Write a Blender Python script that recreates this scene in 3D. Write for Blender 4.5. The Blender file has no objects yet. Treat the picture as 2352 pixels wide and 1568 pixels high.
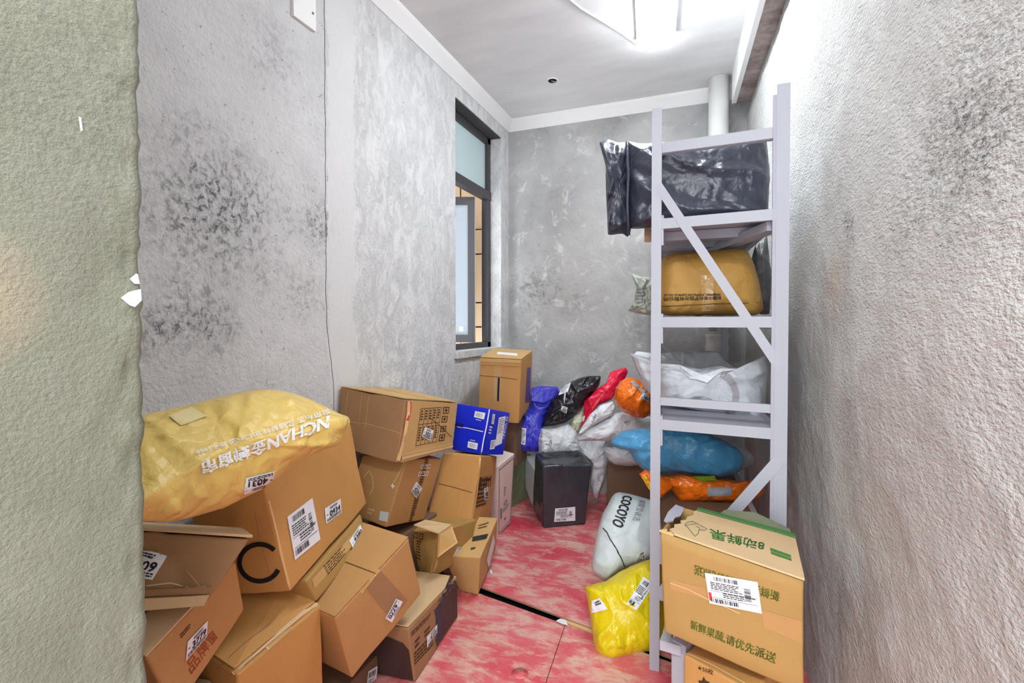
import bpy, bmesh, math, random
import numpy as np
from mathutils import Vector, Matrix, noise
from mathutils.bvhtree import BVHTree
random.seed(7)
SC = bpy.context.scene
COL = SC.collection

# ------------------------------------------------------------------ camera, world, light, exposure
FPX, YAW, PITCH, EYE = 1160.0, math.radians(21.37), math.radians(1.0), Vector((0, 0, 1.24))
PCX, PCY = 1176.0, 745 + FPX * math.tan(PITCH)
cam = bpy.data.cameras.new('camera'); cam_o = bpy.data.objects.new('camera', cam); COL.objects.link(cam_o)
cam.sensor_fit = 'HORIZONTAL'; cam.sensor_width = 36.0; cam.lens = 36.0 * FPX / 2352
cam.shift_y = (PCY - 784) / 2352
cam.clip_start = 0.02
cam_o.location = EYE; cam_o.rotation_euler = (math.pi / 2 - PITCH, 0, YAW)
SC.camera = cam_o
FW = Vector((-math.sin(YAW) * math.cos(PITCH), math.cos(YAW) * math.cos(PITCH), -math.sin(PITCH)))
RT = Vector((math.cos(YAW), math.sin(YAW), 0)); UP = RT.cross(FW)

world = bpy.data.worlds.new('world'); SC.world = world; world.use_nodes = True
world.node_tree.nodes['Background'].inputs[0].default_value = (0.89, 0.95, 1.0, 1)
world.node_tree.nodes['Background'].inputs[1].default_value = 2.3
hall = bpy.data.lights.new('rear_fill_light', 'AREA'); hall.shape = 'RECTANGLE'; hall.size = 1.2; hall.size_y = .25; hall.energy = 30.0; hall.color = (.95, .98, 1.0)  # unseen fill light added behind the camera to brighten the near surfaces
rear_fill_o = bpy.data.objects.new('rear_fill_light', hall); COL.objects.link(rear_fill_o); rear_fill_o.location = (-.05, -.75, 2.76)
LAMP_STRENGTH = 15.5
SC.view_settings.view_transform = 'Standard'; SC.view_settings.look = 'None'
SC.view_settings.gamma = 1.0; SC.view_settings.use_curve_mapping = False
SC.view_settings.exposure = 1.33

XL, YB, ZC = -1.46, 3.657, 2.807           # left wall, back wall, ceiling
def rwx(y): return 0.456 - 0.0645 * y       # right wall, slightly out of square

def ray(x, y): return FW + RT * ((x - PCX) / FPX) - UP * ((y - PCY) / FPX)
def at(x, y, d): return EYE + ray(x, y) * d                  # point at depth d
def on_plane(x, y, ax, v):
    r = ray(x, y); t = (v - EYE[ax]) / r[ax]; return EYE + r * t

# ------------------------------------------------------------------ materials
def srgb(c):
    return tuple(((v / 255) / 12.92 if v / 255 <= .04045 else ((v / 255 + .055) / 1.055) ** 2.4) for v in c)
class NT:
    def __init__(s, name):
        s.m = bpy.data.materials.new(name); s.m.use_nodes = True; s.t = s.m.node_tree
        s.b = s.t.nodes['Principled BSDF']
        s.geo = s.t.nodes.new('ShaderNodeNewGeometry'); s.pos = s.geo.outputs['Position']
    def n(s, typ, **kw):
        nd = s.t.nodes.new(typ)
        for k, v in kw.items():
            if k.startswith('i_'):
                key = k[2:]; key = int(key) if key.isdigit() else key.replace('_', ' ')
                if isinstance(v, bpy.types.NodeSocket): s.t.links.new(v, nd.inputs[key])
                else: nd.inputs[key].default_value = v
            else: setattr(nd, k, v)
        return nd
    def link(s, a, b): s.t.links.new(a, b)
    def noise(s, scale, detail=4, rough=.55, vec=None, dist=0):
        return s.n('ShaderNodeTexNoise', i_Scale=scale, i_Detail=detail, i_Roughness=rough, i_Distortion=dist, i_Vector=vec or s.pos).outputs['Fac']
    def scaled(s, sc, vec=None):
        return s.n('ShaderNodeVectorMath', operation='MULTIPLY', i_0=vec or s.pos, i_1=sc).outputs[0]
    def ramp(s, fac, stops):
        r = s.n('ShaderNodeValToRGB', i_Fac=fac); e = r.color_ramp.elements
        while len(e) < len(stops): e.new(0.5)
        for q, (p, c) in zip(e, stops): q.position = p; q.color = (c if len(c) == 4 else tuple(c) + (1,))
        return r.outputs[0]
    def mix(s, fac, a, b, mode='MIX'):
        m = s.n('ShaderNodeMix', data_type='RGBA', blend_type=mode)
        for i, v in ((0, fac), (6, a), (7, b)):
            if isinstance(v, bpy.types.NodeSocket): s.link(v, m.inputs[i])
            elif i == 0: m.inputs[0].default_value = v
            else: m.inputs[i].default_value = tuple(v) + (1,) if len(v) == 3 else v
        return m.outputs[2]
    def math(s, op, a, b=0.0, clamp=False):
        m = s.n('ShaderNodeMath', operation=op, i_0=a, i_1=b); m.use_clamp = clamp; return m.outputs[0]
    def color(s, c):
        if isinstance(c, bpy.types.NodeSocket): s.link(c, s.b.inputs['Base Color'])
        else: s.b.inputs['Base Color'].default_value = tuple(c) + (1,)
    def set(s, **kw):
        for k, v in kw.items():
            k = k.replace('_', ' ')
            if isinstance(v, bpy.types.NodeSocket): s.link(v, s.b.inputs[k])
            else: s.b.inputs[k].default_value = v
    def bump(s, h, strength=.3, dist=.01):
        bp = s.n('ShaderNodeBump', i_Strength=strength, i_Distance=dist, i_Height=h)
        s.link(bp.outputs[0], s.b.inputs['Normal'])
    def blob(s, c, r, ns=9.0):                                 # soft patch of dirt with a ragged rim, 1 at its middle
        d = s.n('ShaderNodeVectorMath', operation='DISTANCE', i_0=s.pos, i_1=c).outputs['Value']
        d = s.math('ADD', s.math('DIVIDE', d, r), s.math('MULTIPLY', s.math('SUBTRACT', s.noise(ns, 5), .5), 1.1))
        mr = s.n('ShaderNodeMapRange', i_0=d, i_1=.15, i_2=1.0, i_3=1.0, i_4=0.0); return mr.outputs[0]

def card(name, rgb, dark=.82, rough=.72):
    m = NT(name); c = srgb(rgb); d = tuple(v * dark for v in c)
    f = m.noise(6, 5, .6); g = m.noise(230, 2)
    col = m.mix(f, d, tuple(min(1, v * 1.1) for v in c))
    col = m.mix(m.math('MULTIPLY', g, .25), col, tuple(v * .6 for v in c)); m.color(col)
    m.set(Roughness=rough); m.bump(m.math('ADD', m.noise(35, 4), m.math('MULTIPLY', g, .4)), .25, .004); return m.m
def plastic(name, rgb, rough=.33, wr=.5, scale=9, spec=.5, var=.85, dist=.02, cell=1.0):
    m = NT(name); c = srgb(rgb)
    f = m.noise(5, 4); m.color(m.mix(f, tuple(v * var for v in c), tuple(min(1, v * 1.08) for v in c)))
    w = m.noise(scale, 4, .5, None, 1.2); w2 = m.noise(scale * 4, 3, .5, None, .6)
    m.set(Roughness=rough); m.b.inputs['Specular IOR Level'].default_value = spec
    wv = m.n('ShaderNodeVectorMath', operation='ADD', i_0=m.pos, i_1=m.n('ShaderNodeVectorMath', operation='MULTIPLY', i_0=m.n('ShaderNodeTexNoise', i_Scale=7.0, i_Vector=m.pos).outputs['Color'], i_1=(.16, .16, .16)).outputs[0]).outputs[0]
    vo = m.n('ShaderNodeTexVoronoi', feature='DISTANCE_TO_EDGE', i_Scale=scale * 1.1, i_Vector=wv).outputs['Distance']
    vo = m.math('MINIMUM', vo, .35)
    m.bump(m.math('ADD', m.math('MULTIPLY', vo, 1.3 * cell), m.math('ADD', m.math('MULTIPLY', w, .8), m.math('MULTIPLY', w2, .25))), wr, dist); return m.m
def flat(name, rgb, rough=.6, metal=0, spec=.4):
    m = NT(name); m.color(srgb(rgb)); m.set(Roughness=rough, Metallic=metal); m.b.inputs['Specular IOR Level'].default_value = spec; return m.m

def plaster(name, base, lo, scale_v, amp, stains=(), tint=None, bands=False, pits=.5, pale=.5, dist=.012):
    m = NT(name); v = m.scaled(scale_v)
    big = m.noise(2.2, 6, .62, None, .4); mid = m.noise(9, 6, .65); fine = m.noise(1.0, 4, .6, v)
    col = m.mix(m.ramp(big, [(.3, (0, 0, 0)), (.68, (1, 1, 1))]), srgb(lo), srgb(base))
    col = m.mix(m.math('MULTIPLY', m.ramp(mid, [(.45, (0, 0, 0)), (.7, (1, 1, 1))]), .35), col, tuple(x * .72 for x in srgb(base)))
    pale_m = m.ramp(m.noise(5.5, 8, .72, None, .8), [(.56, (0, 0, 0)), (.66, (1, 1, 1))])
    col = m.mix(m.math('MULTIPLY', pale_m, pale), col, tuple(min(1, x * 1.3) for x in srgb(base)))
    pit = m.ramp(m.noise(1.0, 3, .6, m.scaled(tuple(q * 1.25 for q in scale_v))), [(.28, (1, 1, 1)), (.36, (0, 0, 0))])
    col = m.mix(m.math('MULTIPLY', pit, pits), col, tuple(x * .35 for x in srgb(lo)))
    for c, r, s in stains:
        b = m.blob(c, r, 14.0); g = m.ramp(m.noise(1.0, 6, .72, m.scaled(tuple(q * .8 for q in scale_v)), .6), [(.40, (1, 1, 1)), (.50, (.30, .30, .30)), (.62, (.04, .04, .04))])
        col = m.mix(m.math('MULTIPLY', m.math('MULTIPLY', b, g), s), col, tuple(x * .18 for x in srgb(lo)))
    if tint:
        for c, r, rgb, s in tint: col = m.mix(m.math('MULTIPLY', m.blob(c, r, 4), s), col, srgb(rgb))
    h = m.math('ADD', m.math('MULTIPLY', fine, 1.0), m.math('MULTIPLY', mid, .8))
    if bands:                                                   # smooth skim coat strip and the rough, patched part after it
        sep = m.n('ShaderNodeSeparateXYZ', i_0=m.pos); y = m.math('ADD', sep.outputs[1], m.math('MULTIPLY', m.math('SUBTRACT', m.noise(6, 7, .75), .5), .16))
        a = m.math('GREATER_THAN', y, 1.66); b2 = m.math('GREATER_THAN', y, 1.83)
        strip = m.math('SUBTRACT', a, b2)
        col = m.mix(m.math('MULTIPLY', strip, .75), col, tuple(min(1, x * 1.03) for x in srgb(base)))
        pt = m.ramp(m.noise(1, 7, .7, m.scaled((13, 13, 7)), 1.0), [(.43, (0, 0, 0)), (.57, (1, 1, 1))])
        col = m.mix(m.math('MULTIPLY', m.math('MULTIPLY', b2, pt), .45), col, tuple(min(1, x * 1.3) for x in srgb(base)))
        h = m.math('MULTIPLY', h, m.math('SUBTRACT', 1.0, m.math('MULTIPLY', strip, .8)))
        h = m.math('ADD', h, m.math('MULTIPLY', m.math('MULTIPLY', b2, pt), .35))
        h = m.math('ADD', h, m.math('MULTIPLY', b2, .2))
    m.color(col); m.set(Roughness=.88); m.b.inputs['Specular IOR Level'].default_value = .2
    m.bump(h, amp, dist); return m.m

M = {}
M['wall_left'] = plaster('rough_plaster_left', (214, 214, 214), (196, 196, 197), (48, 48, 44), .6,
    [((XL, 1.16, 1.60), .34, .95), ((XL, 1.00, 1.24), .13, .9), ((XL, 1.13, 1.23), .13, .9), ((XL, 1.60, 1.62), .16, .75), ((XL, 1.52, 1.36), .14, .5), ((XL, 1.38, 2.2), .2, .35), ((XL, 2.6, .95), .2, .3)], bands=True, pits=.6, pale=.12)
M['wall_back'] = plaster('grey_plaster_back', (192, 192, 191), (152, 152, 152), (34, 34, 34), .4,
    [((-1.25, YB, 1.50), .24, .6), ((-.95, YB, 1.42), .18, .35), ((-.5, YB, 1.2), .2, .25)], pits=.3, pale=.75)
M['wall_right'] = plaster('roughcast_right', (222, 222, 220), (200, 199, 196), (85, 62, 125), 1.0,
    [((.389, 1.03, 1.56), .22, .85), ((.36, 1.22, 1.47), .16, .5), ((.353, 1.6, .97), .13, .7), ((.36, 1.52, .84), .12, .5), ((.349, 1.66, .43), .13, .6), ((.352, 1.62, 1.50), .06, .8), ((.35, 1.65, 1.3), .2, .3)],
    tint=[((.37, 1.35, .75), .8, (176, 166, 158), .55), ((.34, 1.75, 1.35), .14, (205, 190, 172), .6), ((.36, 1.3, .55), .12, (225, 228, 228), .7), ((.355, 1.55, .62), .09, (222, 225, 225), .6)], pits=.6, pale=.12, dist=.012)
M['wall_front'] = plaster('rough_green_grey_jamb', (140, 141, 128), (112, 116, 97), (190, 190, 230), .34,
    [((-.576, .33, 1.5), .25, .25)], tint=[((-.576, .22, 1.26), .08, (178, 162, 135), .7), ((-.576, .26, 1.75), .3, (176, 178, 162), .5)], pits=.25, pale=.25, dist=.008)
m = NT('painted_ceiling'); m.color(m.mix(m.ramp(m.noise(2.0, 5, .6, m.scaled((1, 3, 1))), [(.3, (0, 0, 0)), (.7, (1, 1, 1))]), srgb((218, 218, 218)), srgb((234, 234, 234)))); m.set(Roughness=.8); m.bump(m.noise(60, 3), .1, .004); M['ceiling'] = m.m
M['cove'] = flat('white_cove_paint', (238, 238, 237), .6)
m = NT('bare_beam'); m.color(m.mix(m.ramp(m.noise(9, 6, .7), [(.38, (0, 0, 0)), (.62, (1, 1, 1))]), srgb((128, 112, 108)), srgb((176, 164, 158)))); m.set(Roughness=.85); m.bump(m.noise(30, 4), .5, .01); M['beam'] = m.m
M['pvc'] = plastic('white_pvc', (222, 221, 218), .4, .03, 5, var=.95)
M['rack'] = flat('white_powder_coat', (170, 173, 182), .42)
M['rack_under'] = flat('grey_steel_deck', (170, 170, 182), .5)
M['alu'] = flat('dark_grey_aluminium', (74, 72, 76), .45, .2)
m = NT('frosted_glass'); m.color(srgb((216, 236, 238))); m.set(Roughness=.5, Transmission_Weight=.3, IOR=1.2); M['glass'] = m.m
m = NT('frosted_sash_glass'); m.color(srgb((172, 182, 192))); m.set(Roughness=.5, Transmission_Weight=.2, IOR=1.2); M['glass2'] = m.m
M['lintel'] = flat('dark_grey_matte', (84, 83, 84), .85)
M['tile'] = card('tan_stone_tile', (206, 178, 146), .86)
M['mortar'] = flat('dark_joint', (70, 52, 42), .9)
# red film-faced plywood
m = NT('red_plywood_film')
s1 = m.noise(1, 8, .7, m.scaled((8, 17, 8)), .5); s2 = m.noise(3.2, 7, .66, None, .3); s3 = m.noise(1, 8, .75, m.scaled((22, 70, 20)), .6)
col = m.mix(m.ramp(s2, [(.32, (0, 0, 0)), (.62, (1, 1, 1))]), srgb((212, 60, 80)), srgb((218, 122, 126)))
wear = m.math('ADD', m.math('MULTIPLY', s1, .55), m.math('ADD', m.math('MULTIPLY', s2, .35), m.math('MULTIPLY', s3, .22)))
col = m.mix(m.ramp(wear, [(.535, (0, 0, 0)), (.635, (.85, .85, .85))]), col, srgb((222, 186, 168)))
col = m.mix(m.math('MULTIPLY', m.ramp(s3, [(.58, (0, 0, 0)), (.7, (1, 1, 1))]), .4), col, srgb((150, 42, 58)))
m.color(col); m.set(Roughness=.42); m.bump(m.math('ADD', s3, m.math('MULTIPLY', m.noise(26, 5), .6)), .22, .006); M['ply'] = m.m
M['ply_edge'] = card('raw_plywood_edge', (168, 128, 104), .7)
M['pit'] = flat('black_void', (14, 12, 12), .9)

M['kraft'] = card('kraft_board', (190, 144, 88)); M['kraft2'] = card('kraft_board_orange', (202, 150, 84)); M['kraft3'] = card('kraft_board_pale', (206, 166, 106))
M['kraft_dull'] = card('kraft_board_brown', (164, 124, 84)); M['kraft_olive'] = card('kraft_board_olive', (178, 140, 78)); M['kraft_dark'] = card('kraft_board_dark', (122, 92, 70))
M['kraft_in'] = card('kraft_inside', (92, 66, 46))
M['flap_pale'] = card('flap_board_pale', (216, 184, 140), .92)
M['blue_box'] = card('glossy_blue_board', (26, 44, 214), .85, .35)
M['pink_box'] = card('pale_pink_board', (228, 208, 200), .95, .5)
M['white_box'] = card('white_grey_board', (208, 212, 212), .92, .5)
M['tape'] = flat('clear_packing_tape', (200, 160, 104), .18, 0, .7)
M['seam'] = flat('dark_seam_board', (96, 66, 38), .8)  # dark line colour for seams, tears and folds
M['crease'] = flat('pale_board_edge', (222, 182, 126), .8)  # pale tone for lines along board edges and folds
M['label'] = flat('white_label_paper', (232, 235, 240), .5)
M['ink'] = flat('black_ink', (26, 26, 30), .6)
M['ink_brown'] = flat('brown_print', (70, 44, 24), .7); M['ink_red'] = flat('red_brown_print', (158, 60, 32), .7)
M['ink_green'] = flat('green_print', (62, 132, 58), .7); M['ink_olive'] = flat('olive_green_print', (92, 100, 22), .7)
M['ink_white'] = flat('white_print', (232, 232, 232), .55); M['ink_blue'] = flat('dark_blue_print', (18, 22, 96), .5)
M['ink_grey'] = flat('grey_print', (120, 122, 128), .7); M['red_strip'] = flat('red_strip', (196, 60, 62), .6)
M['slate'] = flat('slate_print', (58, 60, 76), .55); M['picture'] = card('dark_picture_print', (72, 54, 50), .5, .5)
M['black_tape'] = flat('dark_grey_tape', (50, 50, 54), .4); M['green_strip'] = flat('green_border_print', (74, 128, 70), .6)
M['green_dull'] = flat('grey_green_board', (112, 116, 92), .8); M['film'] = flat('pale_film_patch', (226, 208, 150), .3)
M['torn_grey'] = flat('grey_lavender_board', (178, 176, 188), .7)
M['ring'] = flat('grey_ring_print', (158, 154, 160), .5); M['violet'] = flat('violet_print', (96, 78, 150), .6)
M['yellow_pale'] = plastic('pale_yellow_film', (226, 194, 108), .38, .35, 14, .35)
M['yellow'] = plastic('bright_yellow_film', (226, 204, 18), .3, .5, 8)
M['white_bag'] = plastic('white_film', (220, 224, 228), .38, .5, 10, .4); M['grey_bag'] = plastic('silver_grey_film', (192, 196, 202), .4, .5, 9, .4)
M['cocoyo'] = plastic('pale_grey_film', (200, 212, 214), .42, .3, 7, .35)
M['black_bag'] = plastic('black_film', (30, 30, 36), .26, .7, 9, .6); M['navy_bag'] = plastic('blue_black_film', (50, 54, 70), .36, .8, 4, .7, .6, .035, .25)
M['box_film'] = plastic('black_box_film', (58, 62, 70), .24, .55, 6, .6, .7, .02, .6)
M['red_bag'] = plastic('red_film', (226, 22, 62), .34, .4); M['orange_bag'] = plastic('orange_film', (242, 116, 16), .26, .6, 11)
M['blue_bag'] = plastic('blue_film', (58, 60, 200), .3, .5, 6); M['sky_bag'] = plastic('light_blue_film', (80, 158, 206), .36, .45, 8)
M['kraft_bag'] = plastic('kraft_paper_sack', (186, 142, 72), .55, .35, 10, .25); M['green_bag'] = plastic('dull_green_film', (128, 144, 112), .45, .5)
M['cream_bag'] = plastic('cream_film', (206, 208, 178), .4, .4); M['dark_bag'] = plastic('dark_grey_film', (84, 84, 84), .4, .5)
M['foil'] = plastic('silver_green_foil', (178, 184, 172), .32, .9, 16); M['lime'] = plastic('lime_film', (140, 160, 30), .4, .3)
m = NT('lamp_glow'); m.b.inputs['Emission Color'].default_value = (.89, .955, 1.0, 1); m.b.inputs['Emission Strength'].default_value = LAMP_STRENGTH; m.color((1, 1, 1)); M['lamp'] = m.m
M['lamp_body'] = flat('white_lamp_body', (235, 235, 235), .5)
M['screw'] = flat('zinc_screw', (150, 150, 152), .4, .8)

# ------------------------------------------------------------------ object helpers
def link_mesh(name, verts, faces, mat, parent=None, smooth=False, bm=None):
    me = bpy.data.meshes.new(name)
    off = Vector(parent_loc(parent)) if parent else Vector((0, 0, 0))
    if bm is None:
        me.from_pydata([tuple(Vector(v) - off) for v in verts], [], faces)
        b = bmesh.new(); b.from_mesh(me); bmesh.ops.recalc_face_normals(b, faces=b.faces); b.to_mesh(me); b.free()
    else:
        for v in bm.verts: v.co -= off
        bm.to_mesh(me); bm.free()
    me.materials.append(mat)
    if smooth: me.polygons.foreach_set('use_smooth', [True] * len(me.polygons))
    o = bpy.data.objects.new(name, me); COL.objects.link(o)
    if parent: o.parent = parent
    return o
def parent_loc(o):
    l = Vector((0, 0, 0))
    while o: l += o.location; o = o.parent
    return l
def thing(name, label, cat, loc, group=None):
    o = bpy.data.objects.new(name, None); COL.objects.link(o); o.location = loc; o.empty_display_size = .05
    o['label'] = label; o['category'] = cat
    if group: o['group'] = group
    return o
def tag(o, label, cat, group=None):
    o['label'] = label; o['category'] = cat
    if group: o['group'] = group
    return o
def struct(o): o['kind'] = 'structure'; return o
HEXF = [(0, 2, 3, 1), (4, 5, 7, 6), (0, 1, 5, 4), (2, 6, 7, 3), (0, 4, 6, 2), (1, 3, 7, 5)]
def bar(a, b, w, h, up=(0, 0, 1)):
    """8 corners of a straight bar from a to b, w across, h along 'up'"""
    a, b = Vector(a), Vector(b); d = (b - a).normalized(); s = d.cross(Vector(up)).normalized(); u = s.cross(d).normalized()
    return [p + s * (i * w / 2) + u * (j * h / 2) for j in (-1, 1) for p in (a, b) for i in (-1, 1)]
def aabox(x0, x1, y0, y1, z0, z1):
    return [(x, y, z) for z in (z0, z1) for y in (y0, y1) for x in (x0, x1)]
def joined(name, hexes, mat, parent=None):
    V, Fs = [], []
    for h in hexes:
        k = len(V); V += list(h); Fs += [tuple(k + i for i in f) for f in HEXF]
    return link_mesh(name, V, Fs, mat, parent)
def hexa(name, c, mat, parent=None): return joined(name, [c], mat, parent)
def tube(name, pts, r, mat, parent=None, seg=10, radii=None):
    pts = [Vector(p) for p in pts]; V, Fs = [], []
    for i, p in enumerate(pts):
        d = (pts[min(i + 1, len(pts) - 1)] - pts[max(i - 1, 0)]).normalized()
        s = d.cross(Vector((0.3, 0.2, 1)) if abs(d.z) < .9 else Vector((1, 0, 0))).normalized(); u = s.cross(d)
        q = radii[i] if radii else r
        V += [p + (s * math.cos(2 * math.pi * k / seg) + u * math.sin(2 * math.pi * k / seg)) * q for k in range(seg)]
    for i in range(len(pts) - 1):
        for k in range(seg): Fs.append((i * seg + k, i * seg + (k + 1) % seg, (i + 1) * seg + (k + 1) % seg, (i + 1) * seg + k))
    Fs += [tuple(range(seg))[::-1], tuple(range((len(pts) - 1) * seg, len(pts) * seg))]
    return link_mesh(name, V, Fs, mat, parent, True)
def world_bvh(objs):
    V, P = [], []
    for o in objs:
        k = len(V); l = parent_loc(o.parent) + o.location
        V += [v.co + l for v in o.data.vertices]; P += [tuple(k + i for i in p.vertices) for p in o.data.polygons]
    return BVHTree.FromPolygons(V, P)

# ------------------------------------------------------------------ cartons and bags
def carton(root, c, mat, crumple=.004, bev=.006, cuts=8, name='body', open_top=False, fold=0.0):
    bm = bmesh.new(); vs = [bm.verts.new(Vector(p)) for p in c]
    for f in HEXF: bm.faces.new([vs[i] for i in f])
    bmesh.ops.recalc_face_normals(bm, faces=bm.faces)
    ctr = sum((Vector(p) for p in c), Vector()) / 8
    if open_top:
        bmesh.ops.delete(bm, geom=[max(bm.faces, key=lambda f: f.calc_center_median().z)], context='FACES')
    bmesh.ops.bevel(bm, geom=[e for e in bm.edges if len(e.link_faces) == 2], offset=bev, segments=2, profile=.5, affect='EDGES')
    bmesh.ops.subdivide_edges(bm, edges=[e for e in bm.edges if e.calc_length() > .03], cuts=cuts, use_grid_fill=True)
    bmesh.ops.triangulate(bm, faces=[f for f in bm.faces if len(f.verts) > 4])
    bm.normal_update()
    sd = Vector((random.random() * 50, random.random() * 50, random.random() * 50))
    for v in bm.verts:
        p = v.co * 5 + sd; q = v.co * 16 + sd
        a = noise.noise(p) * .9 + noise.noise(q) * .5
        v.co += (v.co - ctr).normalized() * (a * crumple)
        if fold: v.co += Vector((0, 0, 1)) * fold * max(0, 1 - abs(noise.noise(p * .8)) * 9) * .5 - v.normal * fold * max(0, 1 - abs(noise.noise(p * 1.1 + Vector((9, 0, 0)))) * 8)
    o = link_mesh(name, None, None, mat, root, True, bm)
    if open_top:
        s = o.modifiers.new('thick', 'SOLIDIFY'); s.thickness = .005; s.offset = -1
    else:
        w = o.modifiers.new('wn', 'WEIGHTED_NORMAL'); w.weight = 80
    return o

def resample(pts, n):
    P = [Vector(p) for p in pts]; k = len(P); L = [(P[(i + 1) % k] - P[i]).length for i in range(k)]; T = sum(L)
    out = []
    for j in range(n):
        s = T * j / n; i = 0
        while s > L[i]: s -= L[i]; i += 1
        out.append(P[i].lerp(P[(i + 1) % k], s / L[i]))
    return out
def bag(root, outline, d0, front, back, mat, name='film', gx=0, gy=0, flatness=2.6, crease=.012, soft=1, n=100, rings=30, edge=.004, fold=None):
    """a filled film bag: outline (corner points seen in the picture) laid on a plane at depth d0, tilted by gx, gy per 100 px, swollen both ways"""
    cx = sum(p[0] for p in outline) / len(outline); cy = sum(p[1] for p in outline) / len(outline)
    P = resample([at(x, y, d0 + gx * (x - cx) / 100 + gy * (y - cy) / 100) for x, y in outline], n)
    for _ in range(soft): P = [P[i] * .6 + (P[i - 1] + P[(i + 1) % n]) * .2 for i in range(n)]
    C = sum(P, Vector()) / n; nrm = (EYE - C).normalized()
    sd = Vector((random.random() * 50, random.random() * 50, random.random() * 50))
    V, Fs = [], []
    def surf(sgn, T, k0):
        ids = []
        for r in range(rings):
            t = math.cos((r / rings) * math.pi / 2) ** .8      # 1 at the rim, towards 0 in the middle
            row = []
            for j in range(n):
                p = C.lerp(P[j], t); h = T * (1 - t ** flatness) ** .62
                q = p * 7 + sd
                ridge = max(0, 1 - abs(noise.noise(q + Vector((sgn * 3, 0, 0))) * 3.2)) ** 1.5 * .75 + max(0, 1 - abs(noise.noise(p * 13 + sd) * 3)) ** 2 * .4 + noise.noise(p * 5 + sd) * .5
                rad = noise.noise(Vector((j * .42, t * 1.2, sgn)) + sd) * 1.2 * t ** 3
                h += 1.35 * crease * (ridge + rad) * min(1, (1 - t) * 7)
                if fold: h += fold[3] * max(0, 1 - abs(math.sin(p.dot(RT * fold[0] + UP * fold[1]) * fold[2] + 2.2 * noise.noise(p * 4 + sd))) * 1.6) * min(1, (1 - t) * 6)
                w = nrm * (sgn * h)
                if r == 0:
                    if sgn < 0: row.append(j); continue
                    V.append(p + (p - C).normalized() * noise.noise(p * 40 + sd) * edge)
                else: V.append(p + w)
                row.append(len(V) - 1)
            ids.append(row)
        V.append(C + nrm * sgn * (T + crease * .3)); c = len(V) - 1
        for r in range(rings - 1):
            for j in range(n): Fs.append((ids[r][j], ids[r][(j + 1) % n], ids[r + 1][(j + 1) % n], ids[r + 1][j]) [::sgn])
        for j in range(n): Fs.append((ids[-1][j], ids[-1][(j + 1) % n], c)[::sgn])
    surf(1, front, 0); surf(-1, back, 0)
    return link_mesh(name, V, Fs, mat, root, True)

def panel(name, pts, thick, mat, parent, jag=None, nrm=None):
    """a board cut to a polygon of 3D points, given a real thickness"""
    pts = [Vector(p) for p in pts]
    if nrm is None:
        nrm = Vector()
        for i in range(len(pts)): nrm += (pts[i] - pts[0]).cross(pts[(i + 1) % len(pts)] - pts[0])
        nrm.normalize()
        if nrm.dot(EYE - pts[0]) < 0: nrm = -nrm
    bm = bmesh.new(); a = [bm.verts.new(p) for p in pts]; b = [bm.verts.new(p + nrm * thick) for p in pts]; k = len(pts)
    bm.faces.new(a); bm.faces.new(b[::-1])
    for i in range(k): bm.faces.new((a[i], a[(i + 1) % k], b[(i + 1) % k], b[i]))
    bmesh.ops.recalc_face_normals(bm, faces=bm.faces)
    bmesh.ops.triangulate(bm, faces=[f for f in bm.faces if len(f.verts) > 4])
    return link_mesh(name, None, None, mat, parent, False, bm)

# ------------------------------------------------------------------ stickers and print, laid on the surface they belong to
def homography(q):
    A, b = [], []
    for (u, v), (x, y) in zip(((0, 0), (1, 0), (1, 1), (0, 1)), q):
        A.append([u, v, 1, 0, 0, 0, -u * x, -v * x]); b.append(x); A.append([0, 0, 0, u, v, 1, -u * y, -v * y]); b.append(y)
    h = np.linalg.solve(np.array(A, float), np.array(b, float)); return np.append(h, 1).reshape(3, 3)
class Skin:
    """surface of a thing (body plus its boards) to lay print on"""
    def __init__(s, root, objs): s.root = root; s.t = world_bvh(objs)
    def hit(s, x, y, off):
        r = ray(x, y).normalized(); h = s.t.ray_cast(EYE, r)
        if h[0] is None:
            h = s.t.find_nearest(EYE + r * ((s.last - EYE).dot(r) if hasattr(s, 'last') else 2))
        n = h[1] if h[1].dot(r) < 0 else -h[1]
        s.last = h[0]; return h[0] + n * off
def grid_sticker(skin, quad, mat, name, parent, off=.0024, nx=6, ny=6, thick=.0006):
    H = homography(quad); V, Fs = [], []
    for j in range(ny + 1):
        for i in range(nx + 1):
            p = H @ np.array([i / nx, j / ny, 1]); V.append(skin.hit(p[0] / p[2], p[1] / p[2], off))
    for j in range(ny):
        for i in range(nx): a = j * (nx + 1) + i; Fs.append((a, a + 1, a + nx + 2, a + nx + 1))
    return link_mesh(name, V, Fs, mat, parent)
_tx = {}
def text_mesh(s):
    if s in _tx: return _tx[s]
    c = bpy.data.curves.new('t', 'FONT'); c.body = s; c.resolution_u = 2; c.fill_mode = 'FRONT'
    o = bpy.data.objects.new('t', c); me = bpy.data.meshes.new_from_object(o)
    V = np.array([v.co[:2] for v in me.vertices]) if len(me.vertices) else np.zeros((0, 2)); Fs = [tuple(p.vertices) for p in me.polygons]
    bpy.data.objects.remove(o); bpy.data.curves.remove(c); bpy.data.meshes.remove(me)
    if len(V): lo, hi = V.min(0), V.max(0); V = (V - lo) / np.maximum(hi - lo, 1e-6); V[:, 1] = 1 - V[:, 1]
    _tx[s] = (V, Fs); return _tx[s]
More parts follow.
